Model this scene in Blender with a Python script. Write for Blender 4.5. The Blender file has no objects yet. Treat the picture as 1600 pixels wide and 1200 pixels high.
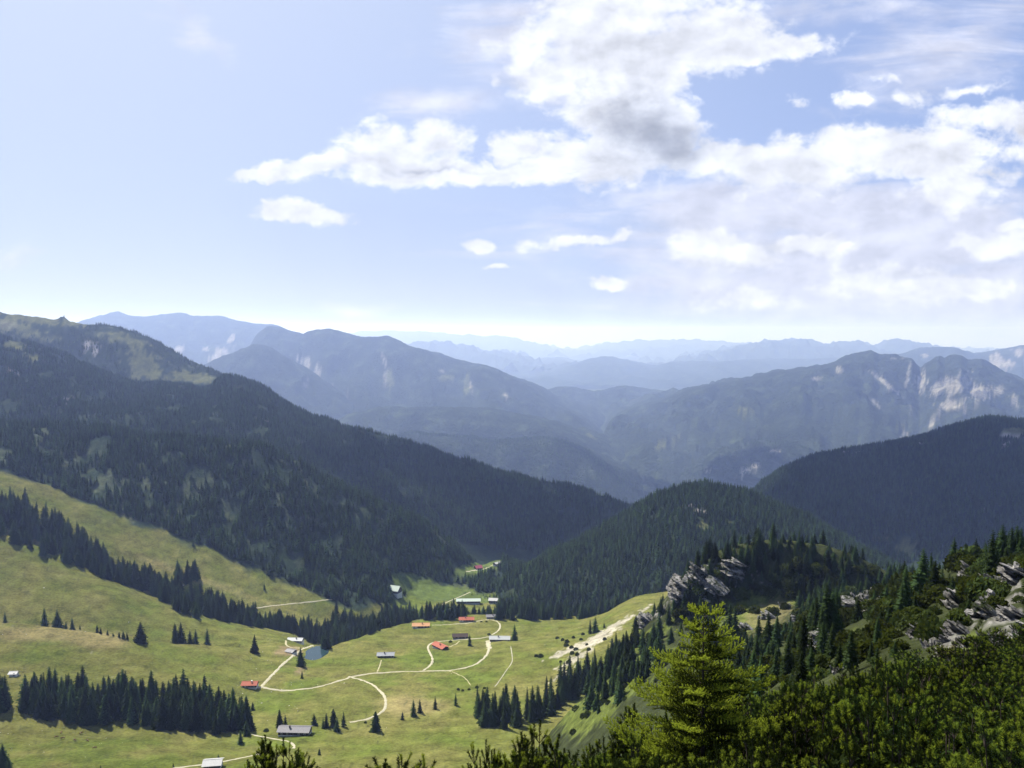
import bpy, math, random
import numpy as np
from mathutils import Vector, Matrix, Euler
from mathutils.bvhtree import BVHTree

# ------------------------------------------------------------------ camera, sky, sun, exposure
S = bpy.context.scene
COL = S.collection
PI = math.pi
F = 1256.0                       # focal length in pixels of a 1600 x 1200 picture
PITCH = math.radians(-3.65)
cam_d = bpy.data.cameras.new('camera'); cam = bpy.data.objects.new('camera', cam_d); COL.objects.link(cam)
cam_d.sensor_width = 36; cam_d.lens = F / 1600 * 36
cam_d.clip_start = 0.3; cam_d.clip_end = 120000
cam.location = (0, 0, 0); cam.rotation_euler = (PI / 2 + PITCH, 0, 0)
S.camera = cam
S.view_settings.view_transform = 'Standard'; S.view_settings.look = 'None'
S.view_settings.gamma = 1; S.view_settings.use_curve_mapping = False
S.view_settings.exposure = 1.0
S.render.engine = 'CYCLES'
S.cycles.use_denoising = True
S.cycles.max_bounces = 5; S.cycles.diffuse_bounces = 2; S.cycles.glossy_bounces = 1
S.cycles.transmission_bounces = 2; S.cycles.volume_bounces = 1; S.cycles.transparent_max_bounces = 4

SUN_AZ = math.radians(-38)       # left of the view direction (+Y)
SUN_EL = math.radians(50)
sdir = Vector((math.sin(SUN_AZ) * math.cos(SUN_EL), math.cos(SUN_AZ) * math.cos(SUN_EL), math.sin(SUN_EL)))
sun_d = bpy.data.lights.new('sun', 'SUN'); sun_d.energy = 4.6; sun_d.angle = math.radians(0.5); sun_d.color = (1.0, 0.95, 0.86)
sun = bpy.data.objects.new('sun', sun_d); COL.objects.link(sun)
sun.rotation_euler = sdir.to_track_quat('Z', 'Y').to_euler()

HAZE_DENSITY = 5.8e-5
HAZE_COLOR = (0.42, 0.55, 1.0)
HAZE_ANISO = 0.35
SKY_STRENGTH = 0.075

W = bpy.data.worlds.new('World'); S.world = W; W.use_nodes = True
nt = W.node_tree; nt.nodes.clear()
def nn(t, **k):
    n = nt.nodes.new(t)
    for a, b in k.items(): setattr(n, a, b)
    return n
def setin(n, i, v):
    if isinstance(v, bpy.types.NodeSocket): nt.links.new(v, n.inputs[i])
    else: n.inputs[i].default_value = v
def M(op, a, b=0.0, c=0.0, clamp=False):
    n = nn('ShaderNodeMath', operation=op, use_clamp=clamp); setin(n, 0, a); setin(n, 1, b); setin(n, 2, c); return n.outputs[0]
def sstep(v, lo, hi):
    n = nn('ShaderNodeMapRange', interpolation_type='SMOOTHSTEP'); setin(n, 0, v); setin(n, 1, lo); setin(n, 2, hi); setin(n, 3, 0.0); setin(n, 4, 1.0); return n.outputs[0]
def mixc(f, a, b):
    n = nn('ShaderNodeMix', data_type='RGBA'); setin(n, 0, f); setin(n, 6, a); setin(n, 7, b); return n.outputs[2]
sky = nn('ShaderNodeTexSky', sky_type='NISHITA', sun_disc=False, sun_elevation=SUN_EL, sun_rotation=SUN_AZ,
         altitude=1500, air_density=1.0, dust_density=1.5, ozone_density=2.4)
tc = nn('ShaderNodeTexCoord')
sep = nn('ShaderNodeSeparateXYZ'); nt.links.new(tc.outputs['Generated'], sep.inputs[0])
sv = nn('ShaderNodeCombineXYZ'); nt.links.new(sep.outputs[0], sv.inputs[0]); nt.links.new(sep.outputs[1], sv.inputs[1]); nt.links.new(M('MAXIMUM', sep.outputs[2], 0.05), sv.inputs[2]); nt.links.new(sv.outputs[0], sky.inputs[0])
yy = M('MAXIMUM', sep.outputs[1], 0.12)
U = M('DIVIDE', sep.outputs[0], yy); V = M('DIVIDE', sep.outputs[2], yy)
uv = nn('ShaderNodeCombineXYZ'); setin(uv, 0, U); setin(uv, 1, V); UV = uv.outputs[0]
wn = nn('ShaderNodeTexNoise'); setin(wn, 'Vector', UV); wn.inputs['Scale'].default_value = 15; wn.inputs['Detail'].default_value = 5; wn.inputs['Roughness'].default_value = .6
wo = nn('ShaderNodeVectorMath', operation='MULTIPLY_ADD'); nt.links.new(wn.outputs['Color'], wo.inputs[0]); wo.inputs[1].default_value = (.075, .05, 0); wo.inputs[2].default_value = (-.0375, -.025, 0)
wa = nn('ShaderNodeVectorMath', operation='ADD'); nt.links.new(UV, wa.inputs[0]); nt.links.new(wo.outputs[0], wa.inputs[1]); UVW = wa.outputs[0]
front = sstep(sep.outputs[1], 0.1, 0.3)
def noise(vec, scale, detail, rough, loc=(0, 0, 0), sc=(1, 1, 1), dist=0.0):
    m = nn('ShaderNodeMapping'); setin(m, 0, vec); m.inputs[1].default_value = loc; m.inputs[3].default_value = sc
    n = nn('ShaderNodeTexNoise'); setin(n, 'Vector', m.outputs[0]); n.inputs['Scale'].default_value = scale
    n.inputs['Detail'].default_value = detail; n.inputs['Roughness'].default_value = rough; n.inputs['Distortion'].default_value = dist
    return n.outputs[0]
ct, st = math.cos(PITCH), math.sin(PITCH)
def pix_uv(px, py):
    cx, cy = (px - 800) / F, (600 - py) / F
    y = ct - st * cy; z = st + ct * cy
    return cx / y, z / y
def blobs(lst, vec):
    acc = None
    for b in lst:
        px, py, rx, ry = b[:4]; rot = b[4] if len(b) > 4 else 0; s = b[5] if len(b) > 5 else 1.0
        u, v = pix_uv(px, py)
        m = nn('ShaderNodeMapping', vector_type='TEXTURE'); setin(m, 0, vec)
        m.inputs[1].default_value = (u, v, 0); m.inputs[2].default_value = (0, 0, math.radians(rot)); m.inputs[3].default_value = (rx / F, ry / F, 1)
        l = nn('ShaderNodeVectorMath', operation='LENGTH'); nt.links.new(m.outputs[0], l.inputs[0])
        o = M('MULTIPLY_ADD', l.outputs['Value'], -s, s)
        acc = o if acc is None else M('MAXIMUM', acc, o)
    return acc
n1 = noise(UV, 9.0, 7, 0.56, (0, 0, 0), (1, 1.5, 1), 0.15)
n2 = noise(UV, 9.0, 7, 0.56, (0.012, -0.018, 0), (1, 1.5, 1), 0.15)
n3 = noise(UV, 34.0, 4, 0.6, (5, 2, 0), (1, 1.4, 1), 0.3)
nw = noise(UV, 5.0, 6, 0.62, (3, 1, 0), (1, 4.5, 1), 0.6)
CUM = [(960, 45, 190, 120), (1085, 65, 175, 70, 8), (1010, 110, 110, 60), (1190, 85, 120, 22, 12, .7), (860, 120, 90, 50),
       (950, 165, 115, 62), (1030, 205, 95, 80), (930, 245, 150, 50), (1075, 195, 60, 45), (690, 213, 60, 44), (610, 235, 100, 42), (500, 258, 120, 26, 5),
       (420, 270, 75, 13), (740, 266, 330, 27), (800, 235, 60, 30), (475, 328, 104, 20, -3), (1240, 258, 220, 48), (1440, 240, 260, 52), (1590, 190, 150, 45),
       (1150, 245, 100, 36), (910, 374, 95, 15, 5), (975, 362, 22, 22), (745, 385, 34, 16), (775, 421, 24, 9), (950, 442, 44, 13),
       (1245, 165, 24, 14, 0, .6), (1340, 160, 36, 16, 0, .7), (1412, 152, 34, 18, 0, .6), (1520, 140, 60, 13, 4, .6), (1400, 122, 28, 9, 0, .5),
       (1580, 355, 30, 11), (1130, 395, 110, 38), (1480, 300, 90, 45), (1400, 445, 130, 45), (1510, 450, 70, 24), (1160, 470, 110, 20, 0, .8), (1250, 380, 120, 20),
       (1560, 385, 130, 26, 0, .8)]
VEIL = [(1290, 330, 420, 60, 0, 1.0), (1350, 390, 520, 90, 0, 1.0), (1440, 480, 560, 100, 0, 1.0), (1200, 310, 330, 30, 0, 1.), (660, 157, 110, 22, 0, .5), (300, 48, 60, 30, -30, .5), (790, 55, 80, 50, 30, .5),
        (1540, 40, 200, 60, 20, .45), (1270, 20, 160, 20, 5, .4), (15, 395, 40, 14, 0, .45), (545, 480, 50, 10, 0, .4), (900, 110, 160, 60, 0, .6), (1020, 440, 160, 26, 0, .5)]
fc = M('ADD', M('ADD', blobs(CUM, UVW), M('MULTIPLY_ADD', n1, 1.9, -0.95)), M('MULTIPLY_ADD', n3, 1.1, -0.55))
fv = M('ADD', blobs(VEIL, UVW), M('MULTIPLY_ADD', nw, 2.2, -1.15))
cum = M('MULTIPLY', sstep(fc, 0.0, 0.5), front)
veil = M('MULTIPLY', M('MULTIPLY', sstep(fv, -0.35, 0.6), 0.85), front)
relief = M('MULTIPLY_ADD', M('SUBTRACT', n1, n2), 3.6, 0.5, clamp=True)      # sunward side of each billow
up = nn('ShaderNodeVectorMath', operation='ADD'); nt.links.new(UVW, up.inputs[0]); up.inputs[1].default_value = (-.012, .020, 0)
fup = M('ADD', blobs([CUM[i] for i in (0, 1, 5, 6, 7, 9, 10, 13, 16, 17, 18, 31, 33)], up.outputs[0]), M('MULTIPLY_ADD', n2, 1.9, -0.95))
thick = M('MULTIPLY', sstep(fup, 0.15, 0.95), sstep(fc, 0.1, 0.7))
dark = blobs([(1040, 215, 150, 100, -20, .9), (1330, 470, 160, 30, 0, .5), (1250, 335, 260, 16, 0, .5), (1500, 205, 200, 16, 0, .35), (690, 262, 160, 8, 0, .5), (1150, 420, 90, 16, 0, .5), (1430, 425, 120, 14, 0, .4)], UVW)
dark = M('MULTIPLY', sstep(M('ADD', dark, M('MULTIPLY_ADD', n2, 1.0, -0.5)), 0.05, 1.1), 0.48)
lum = M('SUBTRACT', M('MULTIPLY_ADD', relief, 0.34, 0.78), M('MULTIPLY', thick, 0.13))
lum = M('MULTIPLY', lum, M('SUBTRACT', 1.0, dark))
tint = mixc(M('MULTIPLY', dark, 1.6, clamp=True), (6.5, 6.75, 7.5, 1), (5.7, 6.35, 8.0, 1))
cl = nn('ShaderNodeVectorMath', operation='SCALE'); nt.links.new(tint, cl.inputs[0]); setin(cl, 'Scale', lum)
den = nn('ShaderNodeVectorMath', operation='MULTIPLY_ADD'); nt.links.new(sky.outputs[0], den.inputs[0]); den.inputs[1].default_value = (.2, .2, .2); den.inputs[2].default_value = (1, 1, 1)
sq = nn('ShaderNodeVectorMath', operation='DIVIDE'); nt.links.new(sky.outputs[0], sq.inputs[0]); nt.links.new(den.outputs[0], sq.inputs[1])
skyc = nn('ShaderNodeVectorMath', operation='MULTIPLY'); nt.links.new(sq.outputs[0], skyc.inputs[0]); skyc.inputs[1].default_value = (1.34, 1.42, 1.98)
vs = nn('ShaderNodeVectorMath', operation='SCALE'); vs.inputs[0].default_value = (5.9, 6.1, 7.2); setin(vs, 'Scale', M('MULTIPLY_ADD', relief, .3, .74))
dt = nn('ShaderNodeVectorMath', operation='DOT_PRODUCT'); nt.links.new(tc.outputs['Generated'], dt.inputs[0]); dt.inputs[1].default_value = tuple(sdir)
glow = M('MULTIPLY', M('POWER', M('MAXIMUM', dt.outputs['Value'], 0.0), 2.6), 1.0, clamp=True)
skg = mixc(glow, skyc.outputs[0], (5.0, 5.55, 6.6, 1))
c1 = mixc(veil, skg, vs.outputs[0])
c2 = mixc(cum, c1, cl.outputs[0])
bg = nn('ShaderNodeBackground'); nt.links.new(c2, bg.inputs[0]); bg.inputs[1].default_value = SKY_STRENGTH
out = nn('ShaderNodeOutputWorld'); nt.links.new(bg.outputs[0], out.inputs[0])
W.cycles.sampling_method = 'MANUAL'; W.cycles.sample_map_resolution = 512

# ------------------------------------------------------------------ numeric helpers
def P(px, py, D):
    cx = (np.asarray(px, float) - 800) / F; cy = (600 - np.asarray(py, float)) / F
    y = ct - st * cy; z = st + ct * cy; k = D / y
    return np.stack([cx * k, np.ones_like(cx) * D, z * k], -1)
def proj(p):
    x, y, z = p[..., 0], p[..., 1], p[..., 2]
    d = ct * y + st * z; up = -st * y + ct * z
    return 800 + F * x / d, 600 - F * up / d
def hsh(ix, iy, seed):
    h = (ix.astype(np.int64) * 374761393 + iy.astype(np.int64) * 668265263 + seed * 1442695041) & 0xffffffff
    h = ((h ^ (h >> 13)) * 1274126177) & 0xffffffff
    return ((h ^ (h >> 16)) & 0xffff) / 65535.0
def vn(x, y, seed=0):
    ix, iy = np.floor(x), np.floor(y); fx, fy = x - ix, y - iy
    def g(dx, dy):
        a = hsh(ix + dx, iy + dy, seed) * 2 * PI
        return np.cos(a) * (fx - dx) + np.sin(a) * (fy - dy)
    sx = fx * fx * fx * (fx * (fx * 6 - 15) + 10); sy = fy * fy * fy * (fy * (fy * 6 - 15) + 10)
    a = g(0, 0) * (1 - sx) + g(1, 0) * sx; b = g(0, 1) * (1 - sx) + g(1, 1) * sx
    return (a * (1 - sy) + b * sy) * 1.5
def fbm(x, y, o=4, seed=0, gain=.5):
    s = 0; a = 1; t = 0
    for i in range(o): s = s + a * vn(x * 2 ** i + 17.3 * i, y * 2 ** i - 9.1 * i, seed + i); t += a; a *= gain
    return s / t
def ridged(x, y, o=4, seed=0, gain=.5):
    s = 0; a = 1; t = 0
    for i in range(o): s = s + a * (1 - 2 * np.abs(vn(x * 2 ** i + 7.7 * i, y * 2 ** i + 3.3 * i, seed + i))); t += a; a *= gain
    return s / t
def ss(a, b, x):
    t = np.clip((x - a) / (b - a), 0, 1); return t * t * (3 - 2 * t)
def pchip_cols(T, Y, t):          # T (n,), Y (n, ...), t (m,)
    n = len(T); h = np.diff(T); sh = (-1,) + (1,) * (Y.ndim - 1)
    d = np.diff(Y, axis=0) / h.reshape(sh)
    m = np.zeros_like(Y); m[0] = d[0]; m[-1] = d[-1]
    for k in range(1, n - 1):
        ok = d[k - 1] * d[k] > 0
        w1, w2 = 2 * h[k] + h[k - 1], h[k] + 2 * h[k - 1]
        with np.errstate(divide='ignore', invalid='ignore'):
            v = (w1 + w2) / (w1 / d[k - 1] + w2 / d[k])
        m[k] = np.where(ok, v, 0)
    i = np.clip(np.searchsorted(T, t, side='right') - 1, 0, n - 2)
    hh = h[i].reshape(sh); s = ((t - T[i]) / h[i]).reshape(sh)
    return ((1 + 2 * s) * (1 - s) ** 2) * Y[i] + (s * (1 - s) ** 2) * hh * m[i] + (s * s * (3 - 2 * s)) * Y[i + 1] + (s * s * (s - 1)) * hh * m[i + 1]

# ------------------------------------------------------------------ materials
def new_mat(name):
    m = bpy.data.materials.new(name); m.use_nodes = True; t = m.node_tree; t.nodes.clear(); return m, t
def land_mat(name, s1=0.6, s2=0.08, bump=0.5, bdist=1.0, contrast=0.5):
    m, t = new_mat(name); L = t.links.new
    at = t.nodes.new('ShaderNodeAttribute'); at.attribute_name = 'Col'
    g = t.nodes.new('ShaderNodeNewGeometry')
    a = t.nodes.new('ShaderNodeTexNoise'); L(g.outputs['Position'], a.inputs['Vector']); a.inputs['Scale'].default_value = s1; a.inputs['Detail'].default_value = 5; a.inputs['Roughness'].default_value = .65
    b = t.nodes.new('ShaderNodeTexNoise'); L(g.outputs['Position'], b.inputs['Vector']); b.inputs['Scale'].default_value = s2; b.inputs['Detail'].default_value = 6; b.inputs['Roughness'].default_value = .6
    mu = t.nodes.new('ShaderNodeMath'); mu.operation = 'ADD'; L(a.outputs[0], mu.inputs[0]); L(b.outputs[0], mu.inputs[1])
    mr = t.nodes.new('ShaderNodeMapRange'); L(mu.outputs[0], mr.inputs[0]); mr.inputs[1].default_value = .7; mr.inputs[2].default_value = 1.3
    mr.inputs[3].default_value = 1 - contrast; mr.inputs[4].default_value = 1 + contrast
    sc = t.nodes.new('ShaderNodeVectorMath'); sc.operation = 'SCALE'; L(at.outputs['Color'], sc.inputs[0]); L(mr.outputs[0], sc.inputs['Scale'])
    bs = t.nodes.new('ShaderNodeBsdfDiffuse'); L(sc.outputs[0], bs.inputs['Color'])
    bu = t.nodes.new('ShaderNodeBump'); bu.inputs['Strength'].default_value = bump; bu.inputs['Distance'].default_value = bdist
    L(mu.outputs[0], bu.inputs['Height']); L(bu.outputs[0], bs.inputs['Normal'])
    o = t.nodes.new('ShaderNodeOutputMaterial'); L(bs.outputs[0], o.inputs[0]); return m
def leaf_mat(name, col, var=0.35, trans=0.3, tcol=None, hue=0.02):
    m, t = new_mat(name); L = t.links.new
    oi = t.nodes.new('ShaderNodeObjectInfo')
    hs = t.nodes.new('ShaderNodeHueSaturation'); hs.inputs['Color'].default_value = (*col, 1)
    r = t.nodes.new('ShaderNodeMapRange'); L(oi.outputs['Random'], r.inputs[0]); r.inputs[3].default_value = 1 - var; r.inputs[4].default_value = 1 + var
    g = t.nodes.new('ShaderNodeNewGeometry')
    no = t.nodes.new('ShaderNodeTexNoise'); L(g.outputs['Position'], no.inputs['Vector']); no.inputs['Scale'].default_value = 1.3
    mm = t.nodes.new('ShaderNodeMath'); mm.operation = 'MULTIPLY_ADD'; L(no.outputs[0], mm.inputs[0]); mm.inputs[1].default_value = .8; mm.inputs[2].default_value = .6
    m2 = t.nodes.new('ShaderNodeMath'); m2.operation = 'MULTIPLY'; L(r.outputs[0], m2.inputs[0]); L(mm.outputs[0], m2.inputs[1])
    L(m2.outputs[0], hs.inputs['Value'])
    h = t.nodes.new('ShaderNodeMapRange'); L(oi.outputs['Random'], h.inputs[0]); h.inputs[3].default_value = .5 - hue; h.inputs[4].default_value = .5 + hue; L(h.outputs[0], hs.inputs['Hue'])
    d = t.nodes.new('ShaderNodeBsdfDiffuse'); L(hs.outputs[0], d.inputs[0])
    tr = t.nodes.new('ShaderNodeBsdfTranslucent')
    if tcol: tr.inputs[0].default_value = (*tcol, 1)
    else: L(hs.outputs[0], tr.inputs[0])
    mx = t.nodes.new('ShaderNodeMixShader'); mx.inputs[0].default_value = trans; L(d.outputs[0], mx.inputs[1]); L(tr.outputs[0], mx.inputs[2])
    o = t.nodes.new('ShaderNodeOutputMaterial'); L(mx.outputs[0], o.inputs[0]); return m
def rock_mat(name, col):
    m, t = new_mat(name); L = t.links.new; N = t.nodes.new
    g = N('ShaderNodeNewGeometry'); mp = N('ShaderNodeMapping'); L(g.outputs['Position'], mp.inputs[0]); mp.inputs[2].default_value = (.5, .6, 0); mp.inputs[3].default_value = (1, 1, 2.6)
    a = N('ShaderNodeTexNoise'); L(mp.outputs[0], a.inputs['Vector']); a.inputs['Scale'].default_value = .45; a.inputs['Detail'].default_value = 8; a.inputs['Roughness'].default_value = .72
    b = N('ShaderNodeTexVoronoi'); b.feature = 'DISTANCE_TO_EDGE'; L(mp.outputs[0], b.inputs['Vector']); b.inputs['Scale'].default_value = .5
    c = N('ShaderNodeTexNoise'); L(g.outputs['Position'], c.inputs['Vector']); c.inputs['Scale'].default_value = .35; c.inputs['Detail'].default_value = 6; c.inputs['Roughness'].default_value = .7
    r = N('ShaderNodeMapRange'); L(a.outputs[0], r.inputs[0]); r.inputs[1].default_value = .38; r.inputs[2].default_value = .66; r.inputs[3].default_value = .25; r.inputs[4].default_value = 1.25
    e = N('ShaderNodeMapRange'); L(b.outputs[0], e.inputs[0]); e.inputs[1].default_value = 0; e.inputs[2].default_value = .09; e.inputs[3].default_value = .45; e.inputs[4].default_value = 1
    mu = N('ShaderNodeMath'); mu.operation = 'MULTIPLY'; L(r.outputs[0], mu.inputs[0]); L(e.outputs[0], mu.inputs[1])
    sc = N('ShaderNodeVectorMath'); sc.operation = 'SCALE'; sc.inputs[0].default_value = col; L(mu.outputs[0], sc.inputs['Scale'])
    k = N('ShaderNodeMapRange'); L(c.outputs[0], k.inputs[0]); k.inputs[1].default_value = .5; k.inputs[2].default_value = .58
    mx = N('ShaderNodeMix'); mx.data_type = 'RGBA'; L(k.outputs[0], mx.inputs[0]); L(sc.outputs[0], mx.inputs[6]); mx.inputs[7].default_value = (.035, .045, .018, 1)
    d = N('ShaderNodeBsdfDiffuse'); L(mx.outputs[2], d.inputs[0])
    bu = N('ShaderNodeBump'); bu.inputs['Strength'].default_value = 1; bu.inputs['Distance'].default_value = 1.2; L(a.outputs[0], bu.inputs['Height']); L(bu.outputs[0], d.inputs['Normal'])
    o = N('ShaderNodeOutputMaterial'); L(d.outputs[0], o.inputs[0]); return m
def flat_mat(name, col, rough=.8, nscale=2.0, var=.3, spec=.2, stretch=(1, 1, 1), metallic=0):
    m, t = new_mat(name); L = t.links.new
    tcn = t.nodes.new('ShaderNodeTexCoord'); mp = t.nodes.new('ShaderNodeMapping'); L(tcn.outputs['Object'], mp.inputs[0]); mp.inputs[3].default_value = stretch
    no = t.nodes.new('ShaderNodeTexNoise'); L(mp.outputs[0], no.inputs['Vector']); no.inputs['Scale'].default_value = nscale; no.inputs['Detail'].default_value = 5
    mr = t.nodes.new('ShaderNodeMapRange'); L(no.outputs[0], mr.inputs[0]); mr.inputs[1].default_value = .3; mr.inputs[2].default_value = .7
    mr.inputs[3].default_value = 1 - var; mr.inputs[4].default_value = 1 + var * .6
    sc = t.nodes.new('ShaderNodeVectorMath'); sc.operation = 'SCALE'; sc.inputs[0].default_value = col; L(mr.outputs[0], sc.inputs['Scale'])
    p = t.nodes.new('ShaderNodeBsdfPrincipled'); L(sc.outputs[0], p.inputs['Base Color']); p.inputs['Roughness'].default_value = rough
    p.inputs['Specular IOR Level'].default_value = spec; p.inputs['Metallic'].default_value = metallic
    bu = t.nodes.new('ShaderNodeBump'); bu.inputs['Strength'].default_value = .4; bu.inputs['Distance'].default_value = .05; L(no.outputs[0], bu.inputs['Height']); L(bu.outputs[0], p.inputs['Normal'])
    o = t.nodes.new('ShaderNodeOutputMaterial'); L(p.outputs[0], o.inputs[0]); return m

MAT = dict(
    near=land_mat('near_ground', 1.7, .15, .8, .5, .55),
    meadow=land_mat('pasture_ground', .45, .07, .9, 1.6, .5),
    mid=land_mat('forest_ground', .25, .03, .8, 3, .4),
    far=land_mat('mountain_ground', .035, .006, 1.0, 45, .45),
    spruce=leaf_mat('spruce_needles', (.031, .049, .018), .7, .22, (.06, .09, .018), .02),
    bark=flat_mat('spruce_bark', (.06, .045, .035), .9, 6, .4),
    bush=leaf_mat('dwarf_bush_leaves', (.034, .045, .013), .6, .25, (.08, .10, .015), .02),
    young=leaf_mat('young_spruce_needles', (.030, .044, .010), .1, .25, (.06, .08, .012), .01),  # inner needles, crown shade put into their darker colour
    youngtip=leaf_mat('young_spruce_tips', (.23, .28, .035), .1, .48, (.45, .54, .05), .01),
    pine=leaf_mat('mountain_pine_needles', (.017, .027, .008), .6, .18, (.04, .06, .01), .02),  # needles below the tips, shade between the tufts put into the colour
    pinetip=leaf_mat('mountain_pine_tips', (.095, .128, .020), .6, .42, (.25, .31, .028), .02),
    rock=rock_mat('limestone', (.40, .385, .36)), stone=flat_mat('pale_stone', (.34, .33, .29), .9, 2, .3),
    paleroad=flat_mat('pale_gravel', (.36, .335, .235), .95, .4, .2),
    trackmat=flat_mat('worn_track', (.36, .33, .20), .95, .4, .3),
    scree=flat_mat('limestone_scree', (.36, .34, .27), .95, .5, .4),
    wood=flat_mat('dark_larch_boards', (.045, .032, .025), .85, 1.5, .5, .2, (8, 8, 1)),
    woodl=flat_mat('grey_weathered_boards', (.12, .10, .085), .85, 1.5, .5, .2, (8, 8, 1)),
    plaster=flat_mat('white_plaster', (.70, .68, .63), .9, 1.0, .15),
    glass=flat_mat('window_glass', (.03, .035, .04), .15, 1, .1, .6),
    frame=flat_mat('white_window_frame', (.6, .58, .52), .7, 3, .1),
    water=flat_mat('pond_water', (.018, .040, .045), .12, .3, .15, .5),
)

# ------------------------------------------------------------------ object helpers
def mesh_obj(name, verts, faces, mat, parent=None, smooth=False, mats=None, midx=None):
    me = bpy.data.meshes.new(name); me.from_pydata([tuple(map(float, v)) for v in verts], [], [tuple(map(int, f)) for f in faces])
    if mats:
        for m in mats: me.materials.append(m)
        me.polygons.foreach_set('material_index', midx)
    else: me.materials.append(mat)
    if smooth: me.polygons.foreach_set('use_smooth', [True] * len(me.polygons))
    me.update()
    o = bpy.data.objects.new(name, me); COL.objects.link(o)
    if parent: o.parent = parent
    return o
def tag(o, label=None, cat=None, group=None, kind=None):
    if label: o['label'] = label
    if cat: o['category'] = cat
    if group: o['group'] = group
    if kind: o['kind'] = kind
    return o
def empty(name, loc, rz=0):
    e = bpy.data.objects.new(name, None); COL.objects.link(e); e.location = loc; e.rotation_euler = (0, 0, rz); e.empty_display_size = .5; return e
class MB:
    def __init__(s): s.v = []; s.f = []; s.m = []
    def add(s, v, f, m=0):
        n = len(s.v); s.v += [tuple(x) for x in v]; s.f += [tuple(i + n for i in q) for q in f]; s.m += [m] * len(f)
    def box(s, x0, x1, y0, y1, z0, z1, m=0):
        s.add([(x0, y0, z0), (x1, y0, z0), (x1, y1, z0), (x0, y1, z0), (x0, y0, z1), (x1, y0, z1), (x1, y1, z1), (x0, y1, z1)],
              [(0, 3, 2, 1), (4, 5, 6, 7), (0, 1, 5, 4), (1, 2, 6, 5), (2, 3, 7, 6), (3, 0, 4, 7)], m)
    def tube(s, pts, rad, n=5, m=0):
        rings = []
        for i, p in enumerate(pts):
            p = Vector(p); a = Vector(pts[max(i - 1, 0)]); b = Vector(pts[min(i + 1, len(pts) - 1)])
            d = (b - a).normalized(); u = d.orthogonal().normalized(); w = d.cross(u)
            rings.append([tuple(p + (u * math.cos(2 * PI * k / n) + w * math.sin(2 * PI * k / n)) * rad[i]) for k in range(n)])
        v = [q for r in rings for q in r]
        f = [(i * n + k, i * n + (k + 1) % n, (i + 1) * n + (k + 1) % n, (i + 1) * n + k) for i in range(len(pts) - 1) for k in range(n)]
        f.append(tuple((len(pts) - 1) * n + k for k in range(n))); f.append(tuple(reversed(range(n))))
        s.add(v, f, m)
    def build(s, name, mat, parent=None, smooth=False, mats=None):
        return mesh_obj(name, s.v, s.f, mat, parent, smooth, mats, s.m if mats else None)

# ------------------------------------------------------------------ landforms: every row is a line of ground at its own distance
def row(pts, dy=0, z=False):
    """pts: (px, py, D) or with z=True (px, height, D)"""
    return (np.array(pts, float), dy, z)
def sheet(name, rows, px0, px1, step, sub, disp=None, colour=None, mat='far', extra=None):
    px = np.arange(px0, px1 + .1, step)
    R = []
    for pts, dy, isz in rows:
        o = np.argsort(pts[:, 0]); pts = pts[o]
        a = pchip_cols(pts[:, 0], pts[:, 1:], np.clip(px, pts[0, 0], pts[-1, 0])) if len(pts) > 1 else np.repeat(pts[:1, 1:], len(px), 0)
        if isz:
            cx = (px - 800) / F; D = a[:, 1]; R.append(np.stack([cx / ct * D, D, a[:, 0]], -1))
        else:
            D = a[:, 1]; off = dy * F / D
            q = P(px, a[:, 0] + off, D); R.append(q)
    R = np.array(R); T = np.arange(len(rows), dtype=float)
    if isinstance(sub, int): sub = [sub] * (len(rows) - 1)
    t = np.concatenate([k + np.arange(s) / s for k, s in enumerate(sub)] + [[len(rows) - 1.0]])
    G = pchip_cols(T, R, t)                       # (rows, cols, 3)
    TT = np.repeat(t[:, None], len(px), 1); PX = np.repeat(px[None], len(t), 0)
    if disp is not None: G = disp(G, TT, PX)
    qx, qy = proj(G)
    C = colour(G, TT, qx, qy) if colour is not None else np.ones(G.shape) * .05
    nr, nc = TT.shape
    idx = np.arange(nr * nc).reshape(nr, nc)
    f = np.stack([idx[:-1, :-1], idx[:-1, 1:], idx[1:, 1:], idx[1:, :-1]], -1).reshape(-1, 4)
    me = bpy.data.meshes.new(name); me.vertices.add(nr * nc); me.vertices.foreach_set('co', G.reshape(-1).astype(np.float32))
    me.loops.add(f.size); me.loops.foreach_set('vertex_index', f.reshape(-1).astype(np.int32))
    me.polygons.add(len(f)); me.polygons.foreach_set('loop_start', np.arange(0, f.size, 4, dtype=np.int32))
    try: me.polygons.foreach_set('loop_total', np.full(len(f), 4, dtype=np.int32))
    except Exception: pass
    me.polygons.foreach_set('use_smooth', np.ones(len(f), dtype=bool))
    me.update(calc_edges=True)
    ca = me.attributes.new('Col', 'FLOAT_COLOR', 'POINT')
    ca.data.foreach_set('color', np.concatenate([C.reshape(-1, 3), np.ones((nr * nc, 1))], 1).reshape(-1).astype(np.float32))
    me.materials.append(MAT[mat])
    o = bpy.data.objects.new(name, me); COL.objects.link(o); o['kind'] = 'structure'
    return dict(o=o, G=G, T=TT, qx=qx, qy=qy, f=f)
def mixv(a, b, m): return a * (1 - m[..., None]) + b * m[..., None]
def c3(*c): return np.array(c, float)
def patch(qx, qy, lst, noise_=0, amp=.5):
    m = np.zeros_like(qx)
    for b in lst:
        x, y, rx, ry = b[:4]; a = math.radians(b[4] if len(b) > 4 else 0); s = b[5] if len(b) > 5 else 1
        dx, dy = qx - x, qy - y; u = (dx * math.cos(a) + dy * math.sin(a)) / rx; v = (-dx * math.sin(a) + dy * math.cos(a)) / ry
        m = np.maximum(m, s * (1 - np.sqrt(u * u + v * v) + noise_ * amp))
    return m
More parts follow.
